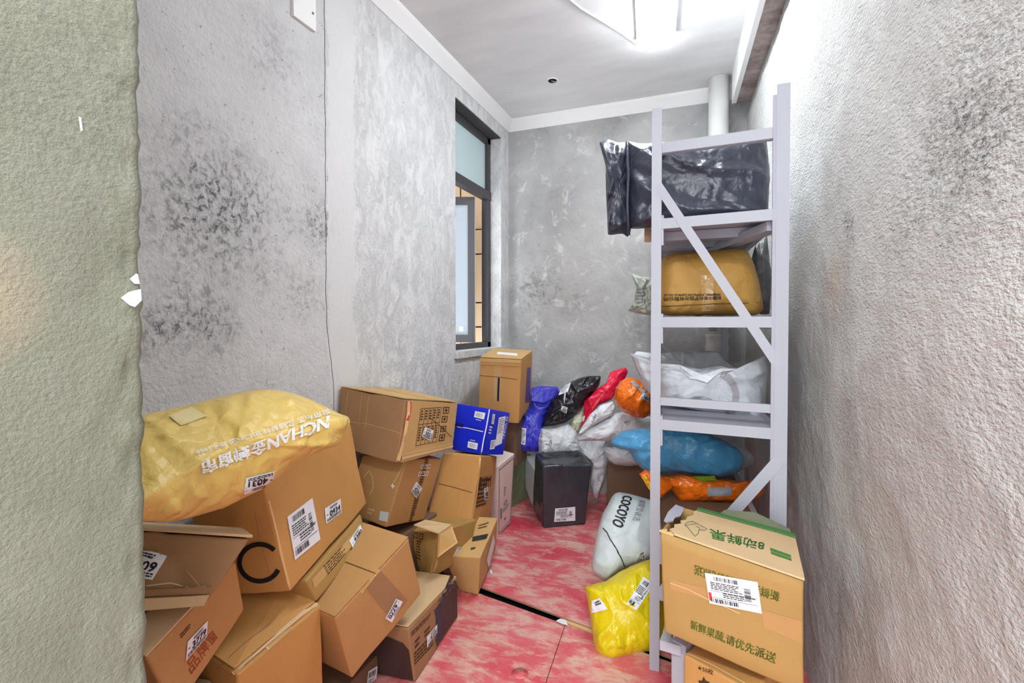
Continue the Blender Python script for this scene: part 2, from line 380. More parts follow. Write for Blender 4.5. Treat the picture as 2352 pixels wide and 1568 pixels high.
def add_text(acc, s, u0, v0, u1, v1, bold=False):
    V, Fs = text_mesh(s); k = len(acc[0])
    for x, y in V: acc[0].append((u0 + (u1 - u0) * x, v0 + (v1 - v0) * y))
    acc[1].extend(tuple(k + i for i in f) for f in Fs)
    if bold:
        w = .006 if bold is True else bold
        for q in ((1, 0), (0, 1), (1, 1)):
            k = len(acc[0])
            for x, y in V: acc[0].append((u0 + (u1 - u0) * x + w * q[0], v0 + (v1 - v0) * y + w * q[1] * 1.5))
            acc[1].extend(tuple(k + i for i in f) for f in Fs)
def add_rect(acc, u0, v0, u1, v1):
    k = len(acc[0]); acc[0].extend([(u0, v0), (u1, v0), (u1, v1), (u0, v1)]); acc[1].append((k, k + 1, k + 2, k + 3))
def add_barcode(acc, u0, v0, u1, v1, n=16, vert=True):
    rs = random.Random(int(u0 * 1000 + v0 * 77 + n)); w = (u1 - u0 if vert else v1 - v0) / n
    for i in range(n):
        t = rs.choice((.3, .45, .7))
        if vert: add_rect(acc, u0 + i * w, v0, u0 + (i + t) * w, v1)
        else: add_rect(acc, u0, v0 + i * w, u1, v0 + (i + t) * w)
def add_rows(acc, u0, v0, u1, v1, n, gap=.45, ragged=True):
    rs = random.Random(int(u0 * 999 + n * 13 + v1 * 55)); h = (v1 - v0) / n
    for i in range(n):
        x = u0
        end = u1 - (rs.random() * .35 * (u1 - u0) if ragged else 0)
        while x < end - .01:
            w = min(rs.uniform(.05, .16) * (u1 - u0) + .01, end - x); add_rect(acc, x, v0 + i * h, x + w, v0 + (i + 1 - gap) * h); x += w + .025 * (u1 - u0)
def lay(skin, quad, acc, mat, name, parent, off=None):
    if off is None: off = .0014 if parent == skin.root else .0036      # print on the body lies under stickers
    if not acc[0]: return None
    H = homography(quad); V = []
    for u, v in acc[0]:
        p = H @ np.array([u, v, 1]); V.append(skin.hit(p[0] / p[2], p[1] / p[2], off))
    return link_mesh(name, V, acc[1], mat, parent)
def number_label(skin, quad, num, parent=None):
    parent = parent or skin.root
    s = grid_sticker(skin, quad, M['label'], 'number_label', parent, nx=5, ny=4); s['label'] = 'white sticker numbered ' + num if num.isdigit() else 'white sticker'
    a = ([], []); add_text(a, num, .24, .34, .90, .70, .014); add_rows(a, .28, .1, .8, .28, 2); add_rows(a, .06, .46, .19, .56, 1); add_rows(a, .06, .76, .94, .95, 2, .4, False)
    lay(skin, quad, a, M['ink'], 'label_print', s); return s
def courier_label(skin, quad, parent=None, red=False, texts=()):
    parent = parent or skin.root
    s = grid_sticker(skin, quad, M['label'], 'shipping_label', parent, nx=6, ny=6); s['label'] = 'white courier label with barcode'
    a = ([], []); add_barcode(a, .16, .07, .62, .2, 18); add_rows(a, .08, .26, .7, .52, 5, .55); add_rows(a, .3, .56, .92, .74, 3, .55)
    add_barcode(a, .05, .8, .6, .93, 14); add_barcode(a, .72, .28, .84, .7, 12, False); add_rect(a, .05, .76, .95, .77); add_rect(a, .05, .54, .95, .548)
    for t, r in texts: add_text(a, t, *r)
    lay(skin, quad, a, M['ink'], 'label_print', s)
    return s
def printed(skin, quad, text, mat, name='printed_text', parent=None, bold=False, off=.0012):
    a = ([], []); add_text(a, text, 0, 0, 1, 1, bold); return lay(skin, quad, a, mat, name, parent or skin.root, off)
def print_rows(skin, quad, n, mat, name='printed_rows', vert=False, gap=.5):
    a = ([], [])
    if vert: add_barcode(a, 0, 0, 1, 1, n)
    else: add_rows(a, 0, 0, 1, 1, n, gap)
    return lay(skin, quad, a, mat, name, skin.root, .0014)
def frame_icon(acc, u0, v0, u1, v1, glyph=None, w=.12):
    du, dv = (u1 - u0) * w, (v1 - v0) * w
    add_rect(acc, u0, v0, u1, v0 + dv); add_rect(acc, u0, v1 - dv, u1, v1); add_rect(acc, u0, v0 + dv, u0 + du, v1 - dv); add_rect(acc, u1 - du, v0 + dv, u1, v1 - dv)
    if glyph: add_text(acc, glyph, u0 + 2.4 * du, v0 + 2.2 * dv, u1 - 2.4 * du, v1 - 2.2 * dv)
def ribbon(skin, pts, wpx, mat, name, off=.0018):
    V, Fs = [], []
    if len(pts) < 14:                                           # finer steps so that the strip follows the surface
        pts = [(p[0] + (q[0] - p[0]) * k / 4, p[1] + (q[1] - p[1]) * k / 4) for p, q in zip(pts, pts[1:]) for k in range(4)] + [pts[-1]]
    for i, p in enumerate(pts):
        a, b = pts[max(i - 1, 0)], pts[min(i + 1, len(pts) - 1)]
        dx, dy = b[0] - a[0], b[1] - a[1]; l = math.hypot(dx, dy) or 1; nx, ny = -dy / l * wpx / 2, dx / l * wpx / 2
        V += [skin.hit(p[0] + nx, p[1] + ny, off), skin.hit(p[0] - nx, p[1] - ny, off)]
    for i in range(len(pts) - 1): Fs.append((2 * i, 2 * i + 1, 2 * i + 3, 2 * i + 2))
    return link_mesh(name, V, Fs, mat, skin.root)

BOX = {
    'picture': [(-1.200, 1.457, 0.002), (-0.940, 1.487, 0.002), (-1.244, 1.854, 0.002), (-0.984, 1.884, 0.002), (-1.205, 1.421, 0.208), (-0.945, 1.451, 0.208), (-1.250, 1.862, 0.168), (-0.990, 1.892, 0.168)],
    'b6770': [(-1.273, 1.234, 0.209), (-0.977, 1.201, 0.192), (-1.231, 1.547, 0.317), (-0.934, 1.514, 0.299), (-1.268, 1.155, 0.436), (-0.971, 1.122, 0.418), (-1.226, 1.468, 0.544), (-0.930, 1.435, 0.527)],
    'b0934': [(-1.283, 0.991, 0.490), (-1.044, 1.036, 0.519), (-1.377, 1.442, 0.569), (-1.140, 1.487, 0.599), (-1.310, 0.932, 0.796), (-1.074, 0.976, 0.827), (-1.404, 1.383, 0.875), (-1.165, 1.428, 0.905)],
    'b9380': [(-1.262, 1.104, 0.405), (-1.045, 1.132, 0.446), (-1.313, 1.406, 0.457), (-1.096, 1.433, 0.498), (-1.264, 1.066, 0.484), (-1.047, 1.093, 0.524), (-1.359, 1.428, 0.532), (-1.142, 1.455, 0.573)],
    'emid': [(-1.295, 0.881, 0.002), (-1.047, 0.872, 0.002), (-1.279, 1.146, 0.002), (-1.031, 1.137, 0.002), (-1.295, 0.881, 0.451), (-1.047, 0.872, 0.402), (-1.279, 1.146, 0.489), (-1.031, 1.137, 0.439)],
    'b3779': [(-1.276, 0.670, 0.456), (-1.045, 0.722, 0.417), (-1.309, 0.889, 0.550), (-1.095, 0.934, 0.517), (-1.236, 0.605, 0.618), (-1.023, 0.650, 0.586), (-1.268, 0.824, 0.713), (-1.046, 0.873, 0.676)],
    'b3021': [(-1.452, 1.682, 0.732), (-1.149, 1.688, 0.690), (-1.452, 2.153, 0.667), (-1.162, 2.160, 0.642), (-1.451, 1.717, 0.975), (-1.131, 1.720, 0.941), (-1.452, 2.187, 0.905), (-1.146, 2.190, 0.858)],
    'b4236': [(-1.430, 1.713, 0.450), (-1.218, 1.710, 0.417), (-1.441, 2.025, 0.371), (-1.228, 2.022, 0.334), (-1.387, 1.781, 0.678), (-1.165, 1.783, 0.684), (-1.396, 2.095, 0.637), (-1.174, 2.095, 0.606)],
    'bj': [(-1.275, 2.116, 0.293), (-1.055, 2.146, 0.264), (-1.313, 2.445, 0.214), (-1.099, 2.473, 0.196), (-1.230, 2.204, 0.602), (-1.032, 2.225, 0.602), (-1.289, 2.524, 0.537), (-1.085, 2.548, 0.514)],
    'blue': [(-1.250, 2.333, 0.587), (-1.073, 2.307, 0.583), (-1.233, 2.563, 0.535), (-1.045, 2.540, 0.529), (-1.244, 2.382, 0.822), (-1.047, 2.363, 0.809), (-1.216, 2.616, 0.763), (-1.025, 2.594, 0.751)],
    'pink': [(-1.343, 2.705, 0.026), (-1.142, 2.683, 0.002), (-1.317, 2.880, 0.062), (-1.125, 2.854, 0.031), (-1.291, 2.607, 0.473), (-1.099, 2.582, 0.443), (-1.265, 2.782, 0.508), (-1.064, 2.760, 0.482)],
    'mkraft': [(-1.080, 2.081, 0.002), (-0.977, 2.071, 0.002), (-1.153, 2.337, 0.075), (-1.005, 2.345, 0.095), (-1.123, 2.004, 0.191), (-0.944, 2.025, 0.204), (-1.157, 2.276, 0.274), (-0.975, 2.297, 0.281)],
    'crump': [(-1.199, 1.933, 0.108), (-1.105, 1.857, 0.148), (-1.226, 2.186, 0.125), (-1.051, 2.141, 0.146), (-1.244, 1.930, 0.318), (-1.077, 1.883, 0.348), (-1.226, 2.200, 0.311), (-1.027, 2.165, 0.313)],
    'orange': [(-1.303, 2.759, 0.658), (-1.053, 2.799, 0.653), (-1.351, 3.111, 0.717), (-1.100, 3.151, 0.718), (-1.267, 2.721, 1.044), (-1.020, 2.759, 1.034), (-1.324, 3.068, 1.079), (-1.073, 3.108, 1.064)],
    'blackbox': [(-0.927, 2.888, 0.002), (-0.702, 3.035, 0.018), (-1.064, 3.076, 0.061), (-0.817, 3.231, 0.048), (-0.913, 2.828, 0.408), (-0.655, 2.988, 0.395), (-1.026, 3.025, 0.428), (-0.785, 3.178, 0.437)],
    'fruit': [(-0.108, 1.389, 0.419), (0.215, 1.358, 0.360), (-0.105, 1.703, 0.387), (0.222, 1.675, 0.358), (-0.119, 1.393, 0.685), (0.214, 1.366, 0.627), (-0.085, 1.719, 0.648), (0.238, 1.689, 0.609)],
    'b50': [(-0.060, 1.425, 0.002), (0.103, 1.337, 0.002), (0.068, 1.662, 0.002), (0.231, 1.574, 0.002), (-0.060, 1.425, 0.350), (0.103, 1.337, 0.350), (0.068, 1.662, 0.350), (0.231, 1.574, 0.350)],
    'b109': [(-1.087, 0.653, 0.665), (-0.980, 0.743, 0.653), (-1.281, 0.780, 0.625), (-1.185, 0.906, 0.661), (-1.136, 0.684, 0.806), (-0.950, 0.825, 0.763), (-1.311, 0.800, 0.753), (-1.141, 0.962, 0.702)],
    'tbox': [(-1.068, 3.104, 0.045), (-0.987, 3.189, 0.027), (-1.175, 3.257, 0.115), (-1.047, 3.381, 0.093), (-1.050, 3.094, 0.293), (-0.962, 3.203, 0.278), (-1.172, 3.241, 0.342), (-1.034, 3.338, 0.344)],
    'aabox': [(-0.629, 3.340, 0.009), (-0.271, 3.329, 0.010), (-0.657, 3.586, 0.002), (-0.311, 3.571, 0.002), (-0.631, 3.345, 0.322), (-0.273, 3.335, 0.349), (-0.658, 3.591, 0.275), (-0.313, 3.576, 0.301)],
    'supp1': [(-1.445, 1.760, 0.002), (-1.225, 1.760, 0.002), (-1.445, 2.200, 0.002), (-1.225, 2.200, 0.002), (-1.445, 1.760, 0.330), (-1.225, 1.760, 0.330), (-1.445, 2.200, 0.330), (-1.225, 2.200, 0.330)],
    'supp2': [(-1.268, 0.622, 0.002), (-1.072, 0.662, 0.002), (-1.308, 0.818, 0.002), (-1.112, 0.858, 0.002), (-1.268, 0.622, 0.385), (-1.072, 0.662, 0.385), (-1.308, 0.818, 0.385), (-1.112, 0.858, 0.385)],
    'under': [(-1.345, 1.135, 0.002), (-1.075, 1.135, 0.002), (-1.345, 1.465, 0.002), (-1.075, 1.465, 0.002), (-1.345, 1.135, 0.082), (-1.075, 1.135, 0.082), (-1.345, 1.465, 0.082), (-1.075, 1.465, 0.082)],
    'shade': [(-1.344, 2.935, 0.345), (-1.124, 2.946, 0.345), (-1.356, 3.174, 0.345), (-1.136, 3.185, 0.345), (-1.344, 2.935, 0.645), (-1.124, 2.946, 0.645), (-1.356, 3.174, 0.645), (-1.136, 3.185, 0.645)],
    'green': [(-1.420, 3.050, 0.002), (-1.260, 3.050, 0.002), (-1.420, 3.360, 0.002), (-1.190, 3.360, 0.002), (-1.420, 2.990, 0.342), (-1.200, 2.990, 0.342), (-1.420, 3.360, 0.342), (-1.155, 3.330, 0.342)],
}
# ================================================================== the room
XR0 = 0.0
def wall_grid(name, P, nu, nv, mat, amp=0.0, seed=3, normal=None):
    """one wall sheet of nu x nv cells between 4 corners, roughened by amp along its normal"""
    a, b, c, d = [Vector(p) for p in P]; n = normal or (b - a).cross(d - a).normalized(); V, Fs = [], []
    for j in range(nv + 1):
        for i in range(nu + 1):
            u, v = i / nu, j / nv; p = a.lerp(b, u).lerp(d.lerp(c, u), v)
            if amp: p += n * amp * (noise.noise(p * 6 + Vector((seed, 0, 0))) + .6 * noise.noise(p * 22) + .45 * noise.noise(p * 60))
            V.append(p)
    for j in range(nv):
        for i in range(nu): k = j * (nu + 1) + i; Fs.append((k, k + 1, k + nu + 2, k + nu + 1))
    return struct(link_mesh(name, V, Fs, mat, None, True))
WY0, WY1, WZ0, WZ1, WIN = 2.777, 3.505, 1.06, 2.635, .16
o = joined('wall_left', [aabox(XL - WIN, XL, .30, WY0, -.03, ZC), aabox(XL - WIN, XL, WY1, YB + .16, -.03, ZC),
    aabox(XL - WIN, XL, WY0, WY1, -.03, WZ0), aabox(XL - WIN, XL, WY0, WY1, WZ1, ZC)], M['wall_left']); struct(o)
struct(hexa('wall_back', aabox(XL, .6, YB, YB + .15, -.03, ZC), M['wall_back']))
y0, y1 = -1.2, YB + .1
o = wall_grid('wall_right', [(rwx(y0), y0, -.03), (rwx(y1), y1, -.03), (rwx(y1), y1, ZC), (rwx(y0), y0, ZC)], 330, 200, M['wall_right'], .0045, 5)
# the doorway jamb in front on the left: a rough slab end with a chipped arris
def jamb():
    V, Fs = [], []; prof = [(-.576, y) for y in np.linspace(-.7, .30, 40)] + [(-.576, y) for y in np.linspace(.305, .362, 14)] + [(-.580, .367), (-.588, .369)] + [(x, .369) for x in np.linspace(-.6, -1.62, 16)]
    zs = np.linspace(-.03, ZC, 260); k = len(prof)
    for z in zs:
        for i, (x, y) in enumerate(prof):
            p = Vector((x, y, z)); n = Vector((1, 0, 0)) if i < 54 else (Vector((.7, .7, 0)) if i < 56 else Vector((0, 1, 0)))
            a = .0014 * (noise.noise(p * 9) + .7 * noise.noise(p * 34) + .5 * noise.noise(p * 90))
            if 50 <= i < 58: a += .004 * noise.noise(Vector((4, 0, z * 28))) + .003 * noise.noise(Vector((7, 0, z * 90)))
            V.append(p + n * a)
    for j in range(len(zs) - 1):
        for i in range(k - 1): q = j * k + i; Fs.append((q, q + 1, q + k + 1, q + k))
    return link_mesh('wall_front', V, Fs, M['wall_front'], None, True)
wf = struct(jamb())
sk = Skin(wf, [wf])
for pts in ([(296, 640), (310, 628), (321, 630), (321, 652), (306, 652)], [(277, 684), (292, 672), (304, 668), (320, 664), (322, 690), (308, 704), (296, 700)], [(178, 268), (184, 270), (188, 300), (183, 302)]):
    V = [sk.hit(x, y, .0015) for x, y in pts]; link_mesh('plaster_chip', V, [tuple(range(len(V)))], M['cove'], wf)
struct(hexa('ceiling', aabox(XL - .1, .7, -1.2, YB + .1, ZC, ZC + .1), M['ceiling']))
# cove strips
def cove(name, a, b, inward):
    a, b, w = Vector(a), Vector(b), Vector(inward) * .05; d = Vector((0, 0, -.083))
    prof = [Vector((0, 0, 0)), w, w * .9 + d * .25, w * .3 + d * .8, d + w * .12, d]
    V = [a + p for p in prof] + [b + p for p in prof]; k = len(prof)
    struct(link_mesh(name, V, [(i, (i + 1) % k, k + (i + 1) % k, k + i) for i in range(k)] + [tuple(range(k)), tuple(range(2 * k - 1, k - 1, -1))], M['cove']))
cove('trim_1', (XL, .369, ZC), (XL, YB, ZC), (1, 0, 0)); cove('trim_2', (XL, YB, ZC), (.23, YB, ZC), (0, -1, 0))
# bare beam on the right with a white painted cheek
o = joined('trim_3', [[(rwx(y) - w, y, z) for z in (2.63, ZC) for y in (.2, 3.5) for w in (.085, -.01)]], M['beam']); struct(o)
o = joined('beam_cheek', [[(rwx(y) - w, y, z) for z in (2.622, ZC) for y in (.2, 3.47) for w in (.112, .086)]], M['cove'], o)
# hairline crack in the left wall
pts = []
for i in range(60):
    z = 2.75 - i * .032; y = 1.647 + (.04 if z < 1.25 else 0) * min(1, (1.25 - z) * 4) + .006 * noise.noise(Vector((0, 2, z * 9))) + .003 * noise.noise(Vector((0, 5, z * 40)))
    pts.append((XL + .001, y, z))
tube('wall_crack', pts, .0011, M['lintel'], bpy.data.objects['wall_left'], 4)

# floor: dark void below, red plywood panels with a gap
fl = struct(hexa('floor', aabox(XL - .1, .7, -1.2, YB + .1, -.06, -.035), M['pit']))
def floor_panel(poly, z, t=.018):
    V = [(x, y, z) for x, y in poly] + [(x, y, z - t) for x, y in poly]; k = len(poly)
    o = link_mesh('plywood_panel', V, [tuple(range(k)), tuple(range(2 * k - 1, k - 1, -1))] + [(i, (i + 1) % k, k + (i + 1) % k, k + i) for i in range(k)], M['ply'], fl)
    o.data.materials.append(M['ply_edge'])
    for p in o.data.polygons:
        if abs(p.normal.z) < .5: p.material_index = 1
    return o
def lin(p, q, x): return p[1] + (q[1] - p[1]) * (x - p[0]) / (q[0] - p[0])
F1, F2 = (-.983, 2.137), (-.446, 2.010); G1, G2 = (-.982, 2.098), (-.436, 1.984)
floor_panel([(XL - .02, lin(F1, F2, XL)), (.4, lin(F1, F2, .4)), (.4, YB), (XL - .02, YB)], .010, .008)
floor_panel([(XL - .02, -1.2), (-.30, -1.2), (-.548, 1.985), (-.548, lin(G1, G2, -.548)), (-.6, lin(G1, G2, -.6) - .002), (XL - .02, lin(G1, G2, XL) - .012)][:5] + [(XL - .02, lin(G1, G2, XL))], 0)
floor_panel([(-.296, -1.2), (.6, -1.2), (.6, lin(G1, G2, .6)), (-.545, lin(G1, G2, -.545)), (-.545, 1.985)], .001)
hexa('edge_batten', [(x, y + dy, z) for z in (-.034, .0035) for dy in (.008, .036) for x, y in ((-.575, lin(G1, G2, -.575)), (-.30, lin(G1, G2, -.30)))], M['crease'], fl)
o = tube('floor_knot', [(-.62, 1.66, .0005), (-.62, 1.66, .003)], .03, M['ply'], fl, 16)

# window: dark aluminium frame, frosted light above, open frosted sash, reveals and sill
fx0, fx1 = XL - .135, XL - .085
win = struct(joined('window_1', [aabox(fx0, fx1, WY0, WY1, WZ1 - .05, WZ1 - .008), aabox(fx0, fx1, WY0, WY1, WZ0 + .012, WZ0 + .05),
    aabox(fx0, fx1, WY0, WY0 + .045, WZ0, WZ1), aabox(fx0, fx1, WY1 - .05, WY1, WZ0, WZ1), aabox(fx0, fx1 + .006, WY0, WY1, 2.172, 2.232)], M['alu']))
hexa('upper_pane', aabox(fx0 + .018, fx0 + .026, WY0 + .04, WY1 - .045, 2.225, WZ1 - .045), M['glass'], win)
# sash hinged near the far jamb, swung outwards
hx, hy = fx0 - .005, 3.345; ang = math.radians(21.4)
def S(s, t, z): return (hx - s * math.cos(ang) + t * math.sin(ang), hy - s * math.sin(ang) - t * math.cos(ang), z)
def sbox(s0, s1, z0, z1, t0=-.02, t1=.02): return [S(s, t, z) for z in (z0, z1) for t in (t0, t1) for s in (s0, s1)]
sash = joined('sash', [sbox(0, .05, 1.11, 2.165), sbox(.58, .63, 1.11, 2.165), sbox(.05, .58, 2.11, 2.165), sbox(.05, .58, 1.11, 1.165)], M['alu'], win)
hexa('sash_pane', sbox(.05, .58, 1.165, 2.11, -.004, .004), M['glass2'], sash)
hexa('sash_edge', sbox(-.004, .0, 1.11, 2.165, -.012, .018), M['rack'], sash)
st = hexa('paper_tag', sbox(.085, .115, 1.19, 1.225, .005, .006), M['label'], sash)
hexa('window_head_plate', aabox(XL - .085, XL - .003, WY0 + .002, WY1 - .002, WZ1 - .006, WZ1 - .001), M['lintel'], win)  # dark grey plate under the window head
hexa('sill', [(x, y, z) for z in (WZ0 - .03, WZ0 + .012) for x, y in ((XL - .16, WY0 - .02), (XL + .022, WY0 - .02), (XL - .16, WY1 + .03), (XL + .022, WY1 + .03))], M['wall_left'], win)
# tan stone tiles of the facade return seen through the gap
ex = struct(hexa('wall_exterior', aabox(-3.3, XL - .17, 3.80, 3.9, .2, 3.2), M['mortar']))
struct(hexa('light_block_wall', aabox(-3.4, -3.25, .6, 3.9, .2, 3.2), M['tile']))  # wall added outside to block world light at the window
struct(hexa('light_block_slab', aabox(-4.2, XL - .17, .6, 3.9, 2.75, 2.85), M['ceiling']))  # overhead slab added to keep sky light off the tiles and panes
z = .62; row = 0
proto = None
while z < 2.6:
    h = .40 if row % 2 else .20; x = XL - .18 - (.25 if row % 2 else 0)
    first = XL - .18
    while True:
        x0 = max(-3.2, first - (.62 if (first < XL - .19 or row % 2 == 0) else .3))
        rr = random.Random(int(z * 100 + first * 10)); q = rr.uniform(-.006, .006)
        hexa('facade_tile', aabox(x0 + .008, first - .004, 3.775 + q, 3.802, z + .006, z + h - .006), M['tile'], ex)
        first = x0
        if first <= -3.19: break
    z += h; row += 1

# ceiling fittings
lm = thing('ceiling_lamp', 'glowing white batten lamp on the ceiling', 'lamp', (-.25, 2.3, ZC))
def lampbox(z0, z1, w, y0, y1, tx=0):
    return [(x0 + s * w, y, z) for z in (z0, z1) for y, x0 in ((y0, -.158), (y1, -.283)) for s in (-1, 1)]
hexa('lamp_body', lampbox(2.768, ZC, .099, 1.715, 2.862), M['lamp_body'], lm)
V = []
for y, x0 in ((1.72, -.158), (2.84, -.283), (2.885, -.296)):
    k = .35 if y > 2.86 else 1
    for dx, z in ((-.096, 2.768), (-.094, 2.755), (-.045 * k - (.01 if k < 1 else 0), 2.725), (.045 * k, 2.725), (.094, 2.755), (.096, 2.768)): V.append((x0 + dx * (k if k < 1 else 1), y, z if k == 1 else 2.725 + (z - 2.725) * .8 + .012))
Fs = [(r * 6 + i, r * 6 + (i + 1) % 6, r * 6 + 6 + (i + 1) % 6, r * 6 + 6 + i) for r in (0, 1) for i in range(6)] + [tuple(range(6)), tuple(range(17, 11, -1))]
link_mesh('diffuser', V, Fs, M['lamp'], lm)
cb = [on_plane(x, y, 2, ZC - .003) for x, y in ((1270, -40), (1300, -8), (1310, 0), (1335, 20), (1380, 47), (1420, 72), (1448, 92), (1462, 103))]
tag(tube('lamp_cable', cb, .004, M['pvc'], None, 8), 'thin white cable running over the ceiling to the lamp', 'cable')
jb = thing('ceiling_junction_box', 'small round open junction hole in the ceiling', 'junction box', (-.949, 3.138, ZC))
tube('rim', [(-.949, 3.138, ZC + .002), (-.949, 3.138, ZC - .004)], .034, M['cove'], jb, 24)
tube('dark_opening', [(-.949, 3.138, ZC - .003), (-.949, 3.138, ZC - .0055)], .028, M['pit'], jb, 24)
tube('wire_stub', [(-.955, 3.13, ZC - .004), (-.94, 3.14, ZC - .012), (-.93, 3.148, ZC - .006)], .004, M['screw'], jb, 6)
cp = thing('wall_cover_plate', 'white square cover plate screwed high on the left wall', 'cover plate', (XL, 1.53, 2.46))
hexa('plate', aabox(XL, XL + .012, 1.473, 1.587, 2.39, 2.52), M['cove'], cp)
for y, z_ in ((1.49, 2.462), (1.57, 2.452)): tube('screw', [(XL + .010, y, z_), (XL + .0145, y, z_)], .005, M['screw'], cp, 10)

# drain pipe in the far right corner
px, py = .045, 3.50
pp = thing('drain_pipe', 'white plastic drain pipe standing in the far right corner', 'pipe', (px, py, 0))
tube('pipe', [(px, py, .0), (px, py, 1.06)], .062, M['pvc'], pp, 28); tube('pipe', [(px, py, 1.06), (px, py, ZC - .002)], .0615, M['pvc'], pp, 28)
tube('coupling', [(px, py, z) for z in (1.05, 1.055, 1.105, 1.11, 1.155, 1.16, 1.175, 1.178)], .07, M['pvc'], pp, 28, [.066, .071, .071, .067, .067, .071, .071, .064])
sk = Skin(pp, list(pp.children))
print_rows(sk, [(1629, 738), (1651, 738), (1652, 762), (1629, 762)], 5, M['ink_grey'])

# ================================================================== the rack
FL, FR, BR, BLk = Vector((-.177, 1.856, 0)), Vector((.212, 1.828, 0)), Vector((.085, 3.30, 0)), Vector((-.335, 3.36, 0))
rk = thing('storage_rack', 'white metal storage rack with slotted posts against the right wall', 'rack', (.0, 2.5, 0))
def up(p, z): return Vector((p.x, p.y, z))
def post(p, sx, sy, h=2.0, w=.034, d=.04, t=.004):
    """angle-section post: a front flange and a return flange, with slot holes along the return"""
    x0, x1 = sorted((p.x, p.x + sx * w)); y0, y1 = sorted((p.y, p.y + sy * d)); yt = sorted((p.y, p.y + sy * t)); xt = sorted((p.x, p.x + sx * t))
    return joined('post', [aabox(x0, x1, yt[0], yt[1], .0, h), aabox(xt[0], xt[1], y0 + t + .0002, y1, .0, h)], M['rack'], rk)
PL = post(Vector((-.194, 1.85, 0)), 1, 1); PR = post(Vector((.234, 1.822, 0)), -1, 1, 2.006, .038); joined('post', [aabox(.186, .196, 1.824, 1.842, .0, 1.975)], M['rack_under'], rk)
PB = post(BR + Vector((.02, 0, 0)), -1, 1, 1.95, .04); PC = post(BLk + Vector((-.02, 0, 0)), 1, 1, 1.95, .034)
def rail(name, a, b, w, h, mat='rack'): return hexa(name, bar(a, b, w, h), M[mat], rk)
L0, R0 = Vector((-.165, 1.862, 0)), Vector((.205, 1.834, 0))
rail('frame_strut', up(L0, 1.862), up(R0, 1.858), .006, .036); rail('frame_strut', up(L0 + Vector((0, .012, 0)), 1.846), up(R0 + Vector((0, .012, 0)), 1.842), .02, .006)
rail('frame_strut', up(L0, .968), up(R0, .966), .012, .028); rail('frame_strut', up(L0, .27), up(R0, .27), .012, .03)
rail('diagonal_brace', Vector((-.172, 1.851, 1.728)), Vector((.213, 1.823, 1.098)), .004, .03); rail('diagonal_brace', Vector((.213, 1.823, .806)), Vector((-.165, 1.851, .27)), .006, .036)
rail('diagonal_brace', Vector((-.172, 1.856, 1.722)), Vector((.213, 1.828, 1.092)), .012, .006)
def shelf(z, deck_mat, board=True, ribs=False, deckz=.0):
    a, b, c, d = up(L0, z), up(R0, z), up(BR, z), up(BLk, z)
    rail('shelf_beam', a, b, .022, .036); rail('shelf_beam', a, d, .022, .045); rail('shelf_beam', b, c, .022, .045); rail('shelf_beam', d, c, .022, .04)
    q = [a + Vector((.012, .015, 0)), b + Vector((-.012, .015, 0)), c + Vector((-.012, -.012, 0)), d + Vector((.012, -.012, 0))]
    if board: joined('shelf_deck', [[p + Vector((0, 0, h)) for h in (.008, .018) for p in (q[0], q[1], q[3], q[2])]], deck_mat, rk)
    for p, w in ((a, 1), (b, -1)):
        hexa('beam_bracket', aabox(p.x - .004 + w * .008, p.x + .004 + w * .008, p.y - .008, p.y + .03, z - .075, z + .03), M['rack'], rk)
shelf(1.594, M['rack_under']); shelf(1.248, M['rack_under']); shelf(.886, M['rack_under']); shelf(.462, M['kraft_dark'])
for i, y in enumerate((2.06, 2.28, 2.52, 2.76)):                # ribs under the top shelf
    t = (y - 1.85) / 1.48; hexa('shelf_rib', aabox(-.16 - .12 * t, .19 - .10 * t - .07 * i, y, y + .07, 1.566, 1.600), M['rack_under'], rk)
rail('shelf_brace', Vector((.196, 1.86, 1.562)), Vector((-.20, 2.95, 1.562)), .05, .03, 'rack_under')
tag(hexa('wooden_board_end', [at(x, y, d) for y in (556, 524) for d in (2.02, 2.12) for x in (1480, 1540)], M['ply_edge']), 'reddish wooden board end poking out left of the rack under the black bag', 'board')
wc = tag(hexa('grey_foam_corner', [at(*p) for p in ((1770, 960, 1.80), (1810, 948, 1.74), (1770, 960, 1.86), (1806, 945, 1.81), (1770, 910, 1.80), (1803, 900, 1.74), (1770, 908, 1.86), (1800, 899, 1.81))], M['ring']), 'grey corner of a packet sticking out right of the rack post', 'packet')
# ================================================================== cartons
TOP = (4, 5, 7, 6)
def fpt(c, face, u, v, lift=0):
    a, b, cc, d = [Vector(c[i]) for i in face]; p = a.lerp(b, u).lerp(d.lerp(cc, u), v); n = (b - a).cross(d - a).normalized()
    ctr = sum((Vector(q) for q in c), Vector()) / 8
    if n.dot(p - ctr) < 0: n = -n
    return p + n * lift
def flaps(root, c, mat, along='v', gap=.008, lift=.0015, thick=.004, face=TOP, m=.012, mid=.5):
    out = []
    rngs = ((m, mid - gap), (mid + gap, 1 - m))
    for k, (a, b) in enumerate(rngs):
        uv = [(m, a), (1 - m, a), (1 - m, b), (m, b)] if along == 'u' else [(a, m), (b, m), (b, 1 - m), (a, 1 - m)]
        out.append(panel('flap', [fpt(c, face, u, v, lift + k * .001) for u, v in uv], thick, mat, root))
    return out
def base(c): return (sum(p[0] for p in c) / 8, sum(p[1] for p in c) / 8, min(p[2] for p in c))
def box(key, name, label, mat, group=None, cat='box', **kw):
    c = BOX[key]; r = thing(name, label, cat, base(c), group); b = carton(r, c, M[mat], **kw); return r, c, b
PILE = 'cardboard parcels piled along the left wall'

